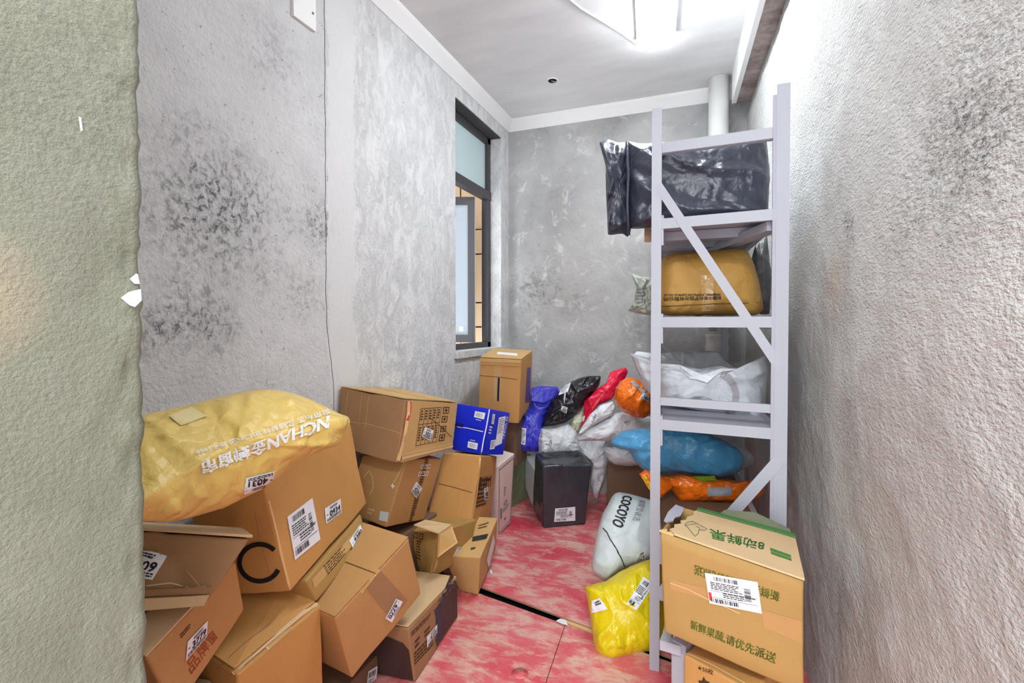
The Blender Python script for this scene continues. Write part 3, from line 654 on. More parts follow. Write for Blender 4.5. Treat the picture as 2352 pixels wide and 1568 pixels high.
r, c, b = box('picture', 'printed_carton', 'brown carton with dark picture print standing on the red floor at the pile foot', 'kraft_dull', PILE, crumple=.002)
f = flaps(r, c, M['flap_pale'], 'v', mid=.35)
s = Skin(r, [b] + f)
grid_sticker(s, [(1000, 1397), (1049, 1340), (1050, 1414), (1002, 1486)], M['picture'], 'picture_print', r, .001)
ribbon(s, [(1003, 1398), (1009, 1420), (1010, 1448), (1006, 1474)], 15, M['slate'], 'picture_print', .0017)
ribbon(s, [(1016, 1392), (1019, 1364), (1031, 1346), (1047, 1336)], 8, M['slate'], 'picture_print', .0017)
printed(s, [(1004, 1376), (1048, 1330), (1048, 1345), (1006, 1392)], '大包装精品', M['ink_brown'])
for q in ([(944, 1452), (998, 1398), (998, 1408), (945, 1463)], [(952, 1472), (966, 1456), (966, 1478), (952, 1496)], [(974, 1450), (990, 1432), (990, 1450), (974, 1468)]): print_rows(s, q, 2, M['ink_brown'])
print_rows(s, [(950, 1500), (998, 1450), (998, 1480), (952, 1530)], 4, M['ink_brown'])
panel('dark_end_print', [fpt(c, (0, 1, 5, 4), u, v, .002) for u, v in ((.03, .04), (.97, .04), (.97, .6), (.9, .72), (.6, .82), (.03, .9))], .001, M['picture'], r)
number_label(s, [(979, 1462), (1003, 1433), (1003, 1453), (980, 1487)], '4101')
grid_sticker(s, [(1032, 1318), (1043, 1308), (1046, 1315), (1036, 1324)], M['ink_brown'], 'printed_mark', r)

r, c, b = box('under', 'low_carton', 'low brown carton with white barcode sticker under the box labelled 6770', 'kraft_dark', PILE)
s = Skin(r, [b]); k = grid_sticker(s, [(845, 1541), (866, 1528), (862, 1572), (840, 1580)], M['label'], 'barcode_label', r); a = ([], []); add_barcode(a, .1, .12, .9, .45, 9); add_barcode(a, .1, .55, .9, .9, 7); lay(s, [(845, 1541), (866, 1528), (862, 1572), (840, 1580)], a, M['ink'], 'label_print', k)

r, c, b = box('b6770', 'shipping_carton', 'plain kraft carton labelled 6770 tilted over the dark printed carton', 'kraft', PILE, crumple=.004)
f = flaps(r, c, M['kraft'], 'u', gap=.006, m=.006)
s = Skin(r, [b] + f)
number_label(s, [(924, 1381), (899, 1428.5), (884, 1419), (908.5, 1374)], '6770')
grid_sticker(s, [(838, 1348), (874, 1310), (936, 1378), (900, 1425)], M['kraft_dull'], 'tape_strip', r, .0008)
ribbon(s, [(828, 1360), (846, 1338), (858, 1322), (872, 1308)], 7, M['tape'], 'clear_tape')

r, c, b = box('emid', 'shipping_carton', 'plain kraft carton with bent taped lid at bottom edge between boxes 3779 and 6770', 'kraft2', PILE, crumple=.005)
f = [panel('flap', [fpt(c, TOP, u, v, l) for u, v, l in ((.02, .02, .004), (.93, .02, .002), (.93, .97, .002), (.5, .99, .03), (.02, .95, .03))], .004, M['kraft2'], r)]
s = Skin(r, [b] + f)
ribbon(s, [(536, 1546), (600, 1490), (660, 1438), (700, 1405), (733, 1384)], 9, M['flap_pale'], 'taped_edge')
ribbon(s, [(612, 1490), (640, 1464), (668, 1440)], 10, M['tape'], 'clear_tape', .003)
ribbon(s, [(500, 1535), (560, 1478), (620, 1432)], 1.6, M['kraft_dull'], 'fold_line')
ribbon(s, [(560, 1530), (630, 1470), (700, 1412)], 1.4, M['kraft_dull'], 'fold_line', .0025)

r, c, b = box('b3779', 'shipping_carton', 'kraft carton with red brown print labelled 3779 beside the doorway wall', 'kraft', PILE, crumple=.004)
s = Skin(r, [b])
number_label(s, [(429, 1472.5), (475, 1424), (473, 1460.5), (424.7, 1516.5)], '3779')
printed(s, [(424, 1524), (486, 1446), (501, 1462), (440, 1548)], '品牌窗', M['ink_red'])
print_rows(s, [(412, 1458), (440, 1426), (444, 1434), (416, 1468)], 2, M['ink_brown'])
panel('flap', [fpt(c, TOP, u, v, l) for u, v, l in ((.62, 0, .003), (1.0, 0, .004), (1.0, .55, .003), (.7, .5, .004))], .005, M['flap_pale'], r)

r, c, b = box('b9380', 'flat_carton', 'flat taped carton labelled 9380 wedged under the box labelled 0934', 'kraft_olive', PILE, crumple=.005)
s = Skin(r, [b])
grid_sticker(s, [(716, 1330), (836, 1196), (840, 1216), (722, 1352)], M['tape'], 'tape_strip', r, .001)
print_rows(s, [(742, 1301), (793, 1245), (800, 1266), (753, 1322)], 5, M['ink_brown'])
print_rows(s, [(803, 1262), (836, 1226), (838, 1234), (808, 1270)], 2, M['ink_brown'])
number_label(s, [(800.7, 1242), (826.5, 1204.6), (832.7, 1223), (810.5, 1260.6)], '9380')

r, c, b = box('b0934', 'shipping_carton', 'large kraft carton with courier label and sticker 0934 under the pale yellow bag', 'kraft2', PILE, crumple=.005)
s = Skin(r, [b])
courier_label(s, [(658, 1187), (716, 1143), (734.5, 1238), (676, 1286)])
number_label(s, [(744, 1167.6), (781, 1144.6), (783, 1176.5), (747.7, 1203)], '0934')

ribbon(s, [(597 + 46 * math.cos(t), 1291 + 46 * math.sin(t) * .92) for t in np.linspace(-.75, -5.9, 40)], 11, M['ink'], 'black_arc_print')
ribbon(s, [(586, 1175), (596, 1230), (612, 1290), (628, 1345)], 1.5, M['kraft_dull'], 'fold_line')
ribbon(s, [(617, 1150), (632, 1210), (648, 1280), (667, 1356)], 4, M['crease'], 'pale_edge')

r, c, b = box('b109', 'crushed_carton', 'crushed kraft carton with half hidden sticker 109 beside the doorway wall', 'kraft_dull', PILE, crumple=.007, fold=.012)
fl_ = panel('flap', [fpt(c, TOP, u, v, .004) for u, v in ((0, 0), (1.02, -.02), (1.0, .9), (0, .8))], .005, M['flap_pale'], r)
panel('lower_flap', [fpt(c, (0, 1, 5, 4), u, v, l) for u, v, l in ((.02, .0, .006), (.99, .0, .006), (.97, .15, .009), (.02, .15, .009))], .006, M['flap_pale'], r)
panel('lower_flap', [fpt(c, (0, 1, 5, 4), u, v, l) for u, v, l in ((.02, .18, .004), (.97, .17, .004), (.93, .27, .006), (.02, .26, .008))], .004, M['kraft_dull'], r)
s = Skin(r, [b])
number_label(s, [(285, 1252), (385, 1276), (351, 1331), (250, 1312)], '5109')
ribbon(s, [(336, 1345), (390, 1338), (440, 1350), (474, 1346)], 3, M['flap_pale'], 'fold_line'); ribbon(s, [(430, 1310), (455, 1340), (474, 1378)], 1.5, M['crease'], 'fold_line')

r, c, b = box('b3021', 'shipping_carton', 'dented kraft carton with printed table and sticker 3021 topping the pile by the wall', 'kraft_dull', PILE, crumple=.007, fold=.004)
f = flaps(r, c, M['kraft3'], 'u', gap=.004, m=.004)
g = panel('lit_side_board', [fpt(c, (1, 3, 7, 5), u, v, .001) for u, v in ((.06, .1), (.985, .06), (.985, .985), (.06, .985))], .004, M['kraft3'], r)  # paler panel on the room side, its lit tone put into the colour
for k in range(3): panel('crushed_edge', [fpt(c, (1, 3, 7, 5), u, v, .004 + .003 * (k % 2)) for u, v in ((.04, .01 + k * .045), (.99, -.01 + k * .04), (.99, .025 + k * .04), (.04, .05 + k * .045))], .005, M['flap_pale' if k % 2 else 'kraft3'], r)
s = Skin(r, [b, g] + f)
a = ([], [])
for i in range(6): add_rect(a, i * .19, 0, i * .19 + .014, 1)
for v in (0, .42, .985): add_rect(a, 0, v, .96, v + .014)
for i in range(5): add_rows(a, .04 + i * .19, .06, .16 + i * .19, .34, 4); add_rows(a, .04 + i * .19, .5, .15 + i * .19, .9, 6)
lay(s, [(966, 938), (1016, 934), (1004, 1014), (954, 1024)], a, M['ink_brown'], 'printed_table', r)
for q in ([(1018, 934), (1032, 934), (1030, 949), (1017, 950)], [(1015, 955), (1028, 955), (1026, 969), (1013, 970)], [(1012, 978), (1025, 977), (1023, 990), (1010, 992)], [(1009, 998), (1022, 996), (1020, 1011), (1007, 1013)]):
    a = ([], []); frame_icon(a, 0, 0, 1, 1); add_rect(a, .4, .25, .6, .75); add_rect(a, .25, .4, .75, .55); lay(s, q, a, M['ink_brown'], 'printed_icon', r)
number_label(s, [(975, 980), (995, 988.5), (987.5, 1012), (968, 1002)], '3021')
ribbon(s, [(938, 921), (937, 945), (930, 990), (921, 1030), (914, 1058)], 7, M['crease'], 'pale_edge', .003); ribbon(s, [(940, 922), (939, 945), (934, 965)], 6, M['red_strip'], 'red_strip', .0042)
ribbon(s, [(784, 967), (840, 972), (890, 985), (920, 995)], 1.4, M['kraft3'], 'fold_line'); ribbon(s, [(985, 958), (1010, 978), (1036, 1003)], 1.6, M['seam'], 'tear_line', .003)
for x in (800, 832, 848): ribbon(s, [(x, 897 + (x - 782) * .18), (x - 4, 930 + (x - 782) * .2), (x - 8, 968 + (x - 782) * .22)], 1, M['kraft3'], 'fold_line')

r, c, b = box('b4236', 'shipping_carton', 'brown carton with diagonal sticker 4236 and dark tape under the dented carton', 'kraft', PILE, crumple=.005)
s = Skin(r, [b])
grid_sticker(s, [(975, 1050), (986, 1052), (948, 1200), (937, 1203)], M['kraft_dull'], 'tape_strip', r, .0008)
print_rows(s, [(976, 1054), (985, 1055), (948, 1196), (938, 1199)], 26, M['ink_brown'], 'tape_print', gap=.35)
number_label(s, [(955.4, 1105), (969.4, 1121), (956, 1144), (942.8, 1127)], '4236')
for q in ([(967, 1067), (989, 1066), (987, 1075), (965, 1076)], [(962, 1083), (985, 1082), (982, 1092), (959, 1093)]):
    a = ([], []); [frame_icon(a, i * .36, 0, i * .36 + .28, 1, None, .16) for i in range(3)]; lay(s, q, a, M['ink_white'], 'printed_icons', r)
k = grid_sticker(s, [(874, 1173), (893.7, 1176), (889.5, 1198), (871, 1194)], M['white_box'], 'side_label', r); k['label'] = 'small pale side label'
a = ([], []); [add_rect(a, i * .26, 0, i * .26 + .18, .3) for i in range(3)]; [add_rect(a, i * .26, .45, i * .26 + .18, .75) for i in range(2)]; lay(s, [(846, 1166), (868, 1170), (866, 1190), (843, 1184)], a, M['flap_pale'], 'printed_icons', r)
ribbon(s, [(836, 1096), (848, 1080), (856, 1095), (858, 1120), (850, 1135)], 2, M['flap_pale'], 'round_mark'); ribbon(s, [(902, 1110), (903, 1121)], 2.5, M['ink_white'], 'cross_mark'); ribbon(s, [(898, 1115), (908, 1116)], 2.5, M['ink_white'], 'cross_mark')
ribbon(s, [(929, 1060), (916, 1088), (905, 1108)], 2, M['crease'], 'pale_edge')

r, c, b = box('bj', 'shipping_carton', 'orange brown carton with dark side print under the blue box', 'kraft2', PILE, crumple=.003)
s = Skin(r, [b])
ribbon(s, [(1007, 1110), (1040, 1118), (1085, 1131)], 1.6, M['seam'], 'board_seam'); ribbon(s, [(1064, 1130), (1057, 1170), (1050, 1200)], 1.2, M['kraft3'], 'fold_line'); ribbon(s, [(1103, 1050), (1100, 1080), (1095, 1130), (1080, 1212)], 3, M['crease'], 'pale_edge')
print_rows(s, [(1101, 1100), (1130, 1096), (1118, 1160), (1092, 1168)], 7, M['ink_brown'], gap=.35); print_rows(s, [(1102, 1096), (1132, 1090), (1130, 1116), (1098, 1124)], 6, M['ink_brown'], 'printed_bars', True)
number_label(s, [(1110.5, 1122), (1120, 1117), (1122, 1146), (1112, 1149)], '1880')

r, c, b = box('blue', 'blue_carton', 'glossy blue carton with white labels stacked on the orange brown carton', 'blue_box', PILE, crumple=.002, bev=.004)
s = Skin(r, [b])
for q in ([(1092, 943.8), (1115.6, 948), (1112, 963), (1089, 957.6)], [(1076, 1012.8), (1098.5, 1017.8), (1095.8, 1032.7), (1074, 1027)]):
    k = grid_sticker(s, q, M['label'], 'barcode_label', r); a = ([], []); add_barcode(a, .15, .2, .85, .8, 9); lay(s, q, a, M['ink_grey'], 'label_print', k)
for q in ([(1093, 962), (1110, 966), (1109, 969), (1092, 965)], [(1080, 1009), (1096, 1012), (1095, 1015), (1079, 1012)]): print_rows(s, q, 1, M['ink_white'])
ribbon(s, [(1044, 979), (1075, 983), (1110, 991)], 2, M['ink_white'], 'tape_edge'); ribbon(s, [(1046, 974), (1056, 976), (1065, 978)], 8, M['ink_blue'], 'dark_smear')
ribbon(s, [(1124, 940), (1118, 975), (1110, 1012), (1105, 1043)], 1.8, M['ink_white'], 'pale_edge')
printed(s, [(1075, 976), (1107, 982), (1106, 988), (1074, 982)], 'VIVINU', M['ink_blue'])
printed(s, [(1167.7, 956.5), (1158, 1007), (1153, 1006), (1162, 956)], '◎ VIVINU', M['ink_white'], bold=True)
q = [(1145, 958.7), (1160.5, 954.8), (1151.6, 1017.8), (1136, 1025)]; k = grid_sticker(s, q, M['label'], 'shipping_label', r); a = ([], []); add_rows(a, .1, .06, .9, .6, 8, .6); lay(s, q, a, M['ink_grey'], 'label_print', k)
for q in ([(1126.8, 1011), (1138, 1009), (1135, 1030), (1124, 1032)], [(1130.6, 950), (1136.7, 951.5), (1133, 974), (1127.8, 972)]):
    k = grid_sticker(s, q, M['label'], 'side_label', r); a = ([], []); add_rows(a, .12, .12, .9, .9, 5); lay(s, q, a, M['ink_grey'], 'label_print', k)
print_rows(s, [(1124, 978), (1132, 980), (1129, 1000), (1121, 998)], 3, M['ink_white'])

r, c, b = box('pink', 'pale_carton', 'narrow pale pink carton standing on the floor behind the orange brown carton', 'pink_box', PILE, crumple=.0012, bev=.003)
s = Skin(r, [b])
a = ([], [])
for (u0, v0, u1, v1) in ((0, 0, 1, .012), (0, .988, 1, 1), (0, 0, .03, 1), (.97, 0, 1, 1)): add_rect(a, u0, v0, u1, v1)
add_rows(a, .35, .3, .5, .44, 4); add_text(a, '◎', .36, .52, .64, .6); add_text(a, '♥', .42, .82, .6, .87); add_rows(a, .12, .58, .26, .78, 1, .1); add_rows(a, .3, .62, .8, .7, 3)
lay(s, [(1146, 1078), (1180, 1050), (1172, 1194), (1145, 1226)], a, M['ink_grey'], 'printed_panel', r)

r, c, b = box('mkraft', 'kraft_carton', 'low kraft carton with black tape band at the floor gap', 'kraft3', PILE, crumple=.003)
s = Skin(r, [b])
grid_sticker(s, [(1086, 1233), (1122, 1226), (1117, 1238), (1084, 1244)], M['black_tape'], 'black_tape', r, nx=3, ny=2)
q = [(1132, 1224.5), (1135.6, 1245), (1122, 1303.6), (1117, 1285.7)]; k = grid_sticker(s, q, M['label'], 'side_label', r)
print_rows(s, [(1100, 1206), (1130, 1196), (1126, 1212), (1098, 1218)], 2, M['ink_brown']); print_rows(s, [(1082, 1258), (1096, 1255), (1093, 1264), (1080, 1268)], 1, M['ink'])

r, c, b = box('crump', 'crumpled_carton', 'crumpled olive carton with loose pale flap beside the box labelled 6770', 'kraft_olive', PILE, crumple=.007, fold=.006)
panel('flap', [at(x, y, d) for x, y, d in ((950, 1206, 2.06), (976, 1195, 2.2), (1037, 1206, 2.24), (1007, 1226, 2.11))], .004, M['flap_pale'], r)
g = panel('flap', [at(x, y, d) for x, y, d in ((1007, 1224, 2.10), (1036, 1207, 2.2), (1050, 1246, 2.16), (1004, 1280, 2.08))], .004, M['kraft3'], r)
s = Skin(r, [b, g])
q = [(1050, 1255), (1066, 1255), (1057.8, 1271), (1039, 1278)]; k = grid_sticker(s, q, M['label'], 'side_label', r); a = ([], []); add_rows(a, .1, .08, .9, .3, 2); add_barcode(a, .2, .4, .8, .9, 8); lay(s, q, a, M['ink_grey'], 'label_print', k)
a = ([], []); [frame_icon(a, i * .36, 0, i * .36 + .26, 1, None, .14) for i in range(3)]; lay(s, [(942, 1219), (974, 1226), (972, 1240), (940, 1231)], a, M['ink_brown'], 'printed_icons', r)
print_rows(s, [(958, 1240), (970, 1243), (968, 1290), (955, 1284)], 7, M['ink_brown'])
ribbon(s, [(1004, 1276), (1001, 1295), (994, 1312)], 6, M['tape'], 'clear_tape', .003)

BACK = 'parcels at the back of the room'
r, c, b = box('orange', 'tall_carton', 'tall orange brown carton with black slot in the back left corner under the window', 'kraft2', BACK, crumple=.003)
f = flaps(r, c, M['kraft3'], 'v', gap=.003, m=.0)
for k in range(2): panel('folded_edge', [fpt(c, (0, 1, 5, 4), u, v, .003 + .002 * k) for u, v in ((.01, .9 + k * .04), (.99, .9 + k * .05), (.99, .94 + k * .05), (.01, .95 + k * .04))], .004, M['kraft3' if k else 'kraft2'], r)
s = Skin(r, [b] + f)
grid_sticker(s, [(1143, 808.6), (1188, 811.6), (1188, 817.8), (1141, 813.7)], M['label'], 'shipping_label', r, .002, 4, 2)
grid_sticker(s, [(1136, 828), (1152, 829), (1150, 925), (1134, 922)], M['tape'], 'tape_strip', r, .0008, 3, 8)
ribbon(s, [(1146, 867), (1145, 890), (1144, 921)], 4.5, M['ink'], 'black_slot', .002)
grid_sticker(s, [(1211, 845), (1218, 843), (1216, 918), (1206, 924)], M['violet'], 'violet_print', r)
ribbon(s, [(1102, 862), (1150, 866), (1196, 872)], 1.2, M['seam'], 'fold_line')

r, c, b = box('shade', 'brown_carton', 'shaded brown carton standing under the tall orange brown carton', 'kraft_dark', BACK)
r, c, b = box('supp1', 'bottom_carton', 'added dark brown carton filling the shadow underneath the box labelled 4236 against the wall', 'kraft_dark', PILE)  # hidden carton added, dark, to stand for the shadow in the gap
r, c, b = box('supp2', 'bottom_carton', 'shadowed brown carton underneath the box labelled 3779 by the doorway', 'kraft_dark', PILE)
r, c, b = box('green', 'green_packet', 'dull green packet standing right of the pale pink carton', 'green_bag', BACK, 'packet', crumple=.012, bev=.012, fold=.006)
r, c, b = box('tbox', 'small_white_carton', 'small grey white carton left of the black wrapped box', 'white_box', BACK, crumple=.002)
r, c, b = box('aabox', 'dark_brown_carton', 'dark brown carton on the floor beneath the light blue bag', 'kraft_dark', BACK, crumple=.003)

r, c, b = box('blackbox', 'black_wrapped_box', 'box wrapped in black film with grey courier label on the red floor', 'box_film', None, 'box', crumple=.008, bev=.012, fold=.003, cuts=14)
s = Skin(r, [b]); k = courier_label(s, [(1275, 1167), (1321, 1163), (1321, 1195), (1272.6, 1197.7)])
g = grid_sticker(s, [(1238, 1042), (1325, 1034), (1330, 1046), (1242, 1055)], M['black_bag'], 'tape_strip', r, .001)

FRT = 'cartons by the right wall'
r, c, b = box('fruit', 'fruit_carton', 'large torn fruit carton with green lettering and courier label by the right wall', 'kraft_olive', FRT, crumple=.003, open_top=True)
E0 = lambda u, v, l=0: fpt(c, TOP, u, v, l)
lid = panel('printed_flap', [E0(u, v, .002) for u, v in ((.10, .02), (1.0, 0), (1.0, .99), (.16, .99), (.14, .86), (.155, .74), (.115, .62), (.12, .52), (.085, .44), (.105, .36), (.06, .27), (.075, .18), (.05, .1))], .005, M['flap_pale'], r)  # lid paler than the body: light from above put into its colour
lid['label'] = 'pale flap with green lettering and torn edge'
panel('torn_flap', [E0(u, v, .003) for u, v in ((-.03, .30), (.0, .28), (.035, .36), (.03, .5), (.06, .6), (.055, .8), (.04, .92), (-.04, .95), (-.05, .6))], .004, M['torn_grey'], r)
panel('torn_edge', [E0(u, v, .001) for u, v in ((-.01, 0), (.10, .0), (.07, .06), (.045, .03), (.03, .1), (.01, .06))], .004, M['crease'], r)
P1, P2 = E0(.16, .99, .004), E0(1, .99, .004)
panel('green_edge', [E0(.16, .93, .009), E0(1, .91, .009), E0(1, 1.01, .009), E0(.16, 1.02, .009)], .003, M['green_strip'], r)
panel('back_flap', [P1.lerp(P2, .2) + Vector((.0, .012, -.01)), P2 + Vector((0, .012, -.01)), P2 + Vector((-.01, .02, .012)), P1.lerp(P2, .62) + Vector((0, .03, .03)), P1.lerp(P2, .3) + Vector((0, .02, .016))], .004, M['green_dull'], r, nrm=Vector((0, 1, .3)).normalized())
s = Skin(r, [b, lid])
printed(s, [(1754, 1266), (1632, 1237), (1630, 1213), (1757, 1246)], '8动鲜果', M['ink_green'], bold=True)
a = ([], []); add_rect(a, 0, 0, 1, .42); add_rect(a, 0, .58, 1, 1); lay(s, [(1768, 1258), (1816, 1275), (1818, 1288), (1771, 1272)], a, M['ink_green'], 'printed_bars', r)
ribbon(s, [(1574, 1203), (1580, 1199), (1592, 1198), (1606, 1206), (1624, 1215), (1618, 1218), (1606, 1217), (1604, 1225), (1596, 1232), (1588, 1222), (1578, 1210), (1572, 1206), (1574, 1203)], .9, M['green_strip'], 'fruit_drawing'); ribbon(s, [(1574, 1206), (1586, 1205), (1600, 1203)], .8, M['green_strip'], 'fruit_drawing'); ribbon(s, [(1598, 1208), (1607, 1213), (1603, 1222)], .8, M['green_strip'], 'fruit_drawing')
printed(s, [(1586.6, 1422), (1783.6, 1500), (1779, 1524), (1585, 1443)], '新鲜果蔬,请优先派送', M['ink_olive'], bold=True)
printed(s, [(1789.6, 1382), (1594, 1318), (1595.6, 1295.6), (1791, 1358)], '新鲜果蔬,请优先派送', M['ink_olive'], bold=True)
k = courier_label(s, [(1619, 1314), (1740, 1335.5), (1750, 1408), (1630, 1384)], None)
a = ([], []); add_rect(a, .01, .62, .07, .9); lay(s, [(1619, 1314), (1740, 1335.5), (1750, 1408), (1630, 1384)], a, M['red_strip'], 'red_mark', k, .003)
ribbon(s, [(1540, 1338), (1580, 1352), (1625, 1375), (1660, 1390), (1700, 1408)], 2, M['crease'], 'board_seam')
grid_sticker(s, [(1540, 1330), (1620, 1350), (1624, 1376), (1540, 1352)], M['kraft'], 'tape_strip', r, .0008); grid_sticker(s, [(1750, 1400), (1840, 1425), (1842, 1478), (1756, 1440)], M['kraft'], 'tape_strip', r, .0008)

r, c, b = box('b50', 'printed_carton', 'brown carton printed 50 underneath the torn fruit carton', 'kraft2', FRT, crumple=.002)
s = Skin(r, [b])
printed(s, [(1603, 1526), (1640, 1538), (1638, 1550), (1603, 1537)], '★50枚', M['ink_brown'], bold=True)
a = ([], []); k0 = len(a[0]); a[0].extend([(.45, 0), (.6, .35), (.9, .4), (1, .55), (.75, .7), (.7, 1.2), (.2, 1.2), (.1, .75), (0, .5), (.3, .45)]); a[1].append(tuple(range(10))); lay(s, [(1604, 1549), (1632, 1556), (1632, 1580), (1604, 1574)], a, M['ink_brown'], 'printed_leaf', r)
ribbon(s, [(1576, 1500), (1640, 1530), (1720, 1575)], 3, M['crease'], 'pale_edge')

ld = thing('low_stand', 'low white metal stand under the torn fruit carton', 'stand', (-.05, 1.4, 0))
p1, p2 = on_plane(1518, 1474, 2, .335), on_plane(1562, 1487, 2, .335)
hexa('top_rail', bar(p1, p2 + (p2 - p1) * .1, .03, .028), M['rack'], ld)
hexa('leg', [(q.x, q.y, z) for z in (.0, .352) for q in (p2 + Vector((-.022, .004, 0)), p2 + Vector((.016, -.018, 0)), p2 + Vector((-.008, .03, 0)), p2 + Vector((.03, .008, 0)))], M['rack'], ld)
q = p1 + Vector((.012, .02, 0)); hexa('leg', aabox(q.x - .004, q.x + .02, q.y + .3, q.y + .325, 0, .345), M['rack'], ld)
hexa('side_rail', bar(p1 + Vector((.015, .01, 0)), Vector((q.x + .01, q.y + .32, .335)), .025, .025), M['rack'], ld)
# ================================================================== filled bags
def mbag(name, label, outline, d0, front, back, mat, group=None, cat='bag', **kw):
    cx = sum(p[0] for p in outline) / len(outline); cy = max(p[1] for p in outline)
    r = thing(name, label, cat, at(cx, cy, d0), group); b = bag(r, outline, d0, front, back, M[mat], **kw); return r, b, Skin(r, [b])
HEAP = 'filled mailer bags heaped at the back'
r, b, s = mbag('yellow_bag', 'long pale yellow film bag with white upside down lettering lying on the pile', [(228, 985), (300, 958), (420, 933), (520, 908), (585, 895), (640, 895), (690, 908), (745, 932), (784, 952), (803, 957), (805, 974), (795, 990), (778, 1024), (750, 1030), (690, 1056), (640, 1096), (590, 1128), (520, 1164), (440, 1188), (380, 1200), (310, 1196), (240, 1180), (215, 1080)], 1.175, .09, .085, 'yellow_pale', gx=.077, gy=-.055, flatness=2.2, crease=.012, n=120, rings=34)
printed(s, [(752, 988), (467, 1089), (459, 1061), (756, 954)], 'NCHAN金蝉窗帘', M['ink_white'], bold=.01, off=.0045)
printed(s, [(758, 952), (453, 1047), (447, 1037), (753, 941)], '窗帘布艺 品牌标杆 出口60国 始于1988', M['ink_white'], off=.004)
number_label(s, [(625, 1115), (559, 1134), (563, 1097), (629, 1081)], '4031')
grid_sticker(s, [(389, 957), (440, 936), (476, 957), (415, 979)], M['film'], 'film_patch', r)

r, b, s = mbag('blue_bag', 'blue film bag with folded top behind the tall carton', [(1220, 890), (1240, 886), (1282, 888), (1284, 908), (1266, 930), (1250, 960), (1246, 990), (1236, 1038), (1192, 1036), (1194, 1000), (1190, 975), (1214, 935)], 3.34, .06, .07, 'blue_bag', HEAP, gy=-.05)
panel('folded_top', [at(x, y, 3.27) for x, y in ((1221, 890), (1281, 889), (1270, 912), (1248, 924), (1220, 919))], .012, M['blue_bag'], r)
q = [(1198, 981), (1209, 984), (1206, 1021), (1197, 1019)]; k = grid_sticker(s, q, M['label'], 'shipping_label', r, .004); a = ([], []); add_rows(a, .1, .08, .9, .9, 8); lay(s, q, a, M['ink_grey'], 'label_print', k, .0055)
r, b, s = mbag('black_bag', 'shiny black film bag with two white stickers atop the white bags', [(1243, 980), (1252, 950), (1262, 925), (1282, 899), (1304, 880), (1330, 868), (1350, 863), (1381, 863), (1377, 884), (1366, 903), (1350, 918), (1338, 938), (1320, 956), (1300, 970), (1275, 977)], 3.3, .1, .1, 'black_bag', HEAP, crease=.02)
q = [(1290.6, 888), (1312, 879), (1305, 899), (1283, 908)]; k = grid_sticker(s, q, M['label'], 'shipping_label', r, .003); a = ([], []); add_rows(a, .1, .1, .9, .9, 6, .7); lay(s, q, a, M['ink_grey'], 'label_print', k, .0045)
number_label(s, [(1290.6, 930), (1303.8, 936), (1300.8, 949), (1287.5, 943)], '3320')
r, b, s = mbag('cream_bag', 'small pale green bag squeezed between the black and red bags', [(1312, 970), (1318, 955), (1330, 946), (1342, 942), (1341, 962), (1330, 990), (1318, 992), (1311, 982)], 3.28, .03, .04, 'cream_bag', HEAP)
r, b, s = mbag('red_bag', 'crimson film bag leaning between the black bag and the orange bag', [(1400, 855), (1420, 848), (1437, 843), (1443, 853), (1436, 868), (1420, 893), (1406, 916), (1390, 924), (1376, 929), (1362, 945), (1348, 968), (1333, 984), (1341, 956), (1341, 922), (1356, 908), (1372, 893), (1402, 872)], 3.24, .04, .06, 'red_bag', HEAP, crease=.014)
q = [(1341, 956), (1345, 955), (1343, 966), (1338, 968)]; grid_sticker(s, q, M['label'], 'price_sticker', r, .004, 2, 2)
r, b, s = mbag('white_bag', 'white bag printed 1534 beneath the orange ball bag', [(1326, 1000), (1350, 982), (1380, 968), (1415, 948), (1440, 946), (1492, 956), (1515, 958), (1515, 990), (1470, 1006), (1420, 1010), (1390, 1012), (1345, 1012), (1326, 1012)], 3.1, .07, .1, 'white_bag', HEAP)
number_label(s, [(1451.5, 976), (1432, 977), (1431, 965), (1450.5, 964.7)], '1534')
r, b, s = mbag('white_bag', 'narrow white bag printed 3186 under the red bag', [(1326, 1000), (1334, 984), (1356, 950), (1380, 930), (1408, 921), (1414, 934), (1404, 954), (1380, 968), (1352, 984), (1336, 998)], 3.06, .04, .07, 'white_bag', HEAP)
printed(s, [(1358, 968), (1366, 949), (1371, 952), (1363, 972)], '3186', M['ink'])
r, b, s = mbag('white_bag', 'broad greyish white bag with handwritten 8 behind the black wrapped box', [(1238, 1042), (1236, 1010), (1242, 984), (1275, 980), (1305, 972), (1326, 990), (1330, 1020), (1332, 1042), (1290, 1046)], 3.28, .07, .1, 'white_bag', HEAP)
printed(s, [(1253, 1012), (1268, 1010), (1268, 1024), (1252, 1026)], '~8', M['ink_grey'])
r, b, s = mbag('white_bag', 'tall white bag tapering to a point right of the black wrapped box', [(1324, 1008), (1350, 1000), (1392, 1008), (1396, 1060), (1389, 1100), (1379, 1130), (1371, 1147), (1362, 1138), (1354, 1110), (1360, 1066), (1340, 1040), (1325, 1030)], 3.33, .06, .1, 'white_bag', HEAP, crease=.02)
r, b, s = mbag('orange_bag', 'round orange film bag with white sticker against the rack post', [(1410, 915), (1414, 893), (1424, 876), (1440, 867), (1458, 868), (1478, 880), (1496, 900), (1500, 925), (1496, 950), (1478, 961), (1452, 956), (1430, 945), (1416, 932)], 2.9, .14, .12, 'orange_bag', HEAP, crease=.018, flatness=2)
grid_sticker(s, [(1447, 878), (1455, 875), (1482, 898), (1476, 905)], M['ring'], 'tape_strip', r, .004)
number_label(s, [(1477, 900), (1492, 909.6), (1488, 923), (1470, 912.7)], '4063')

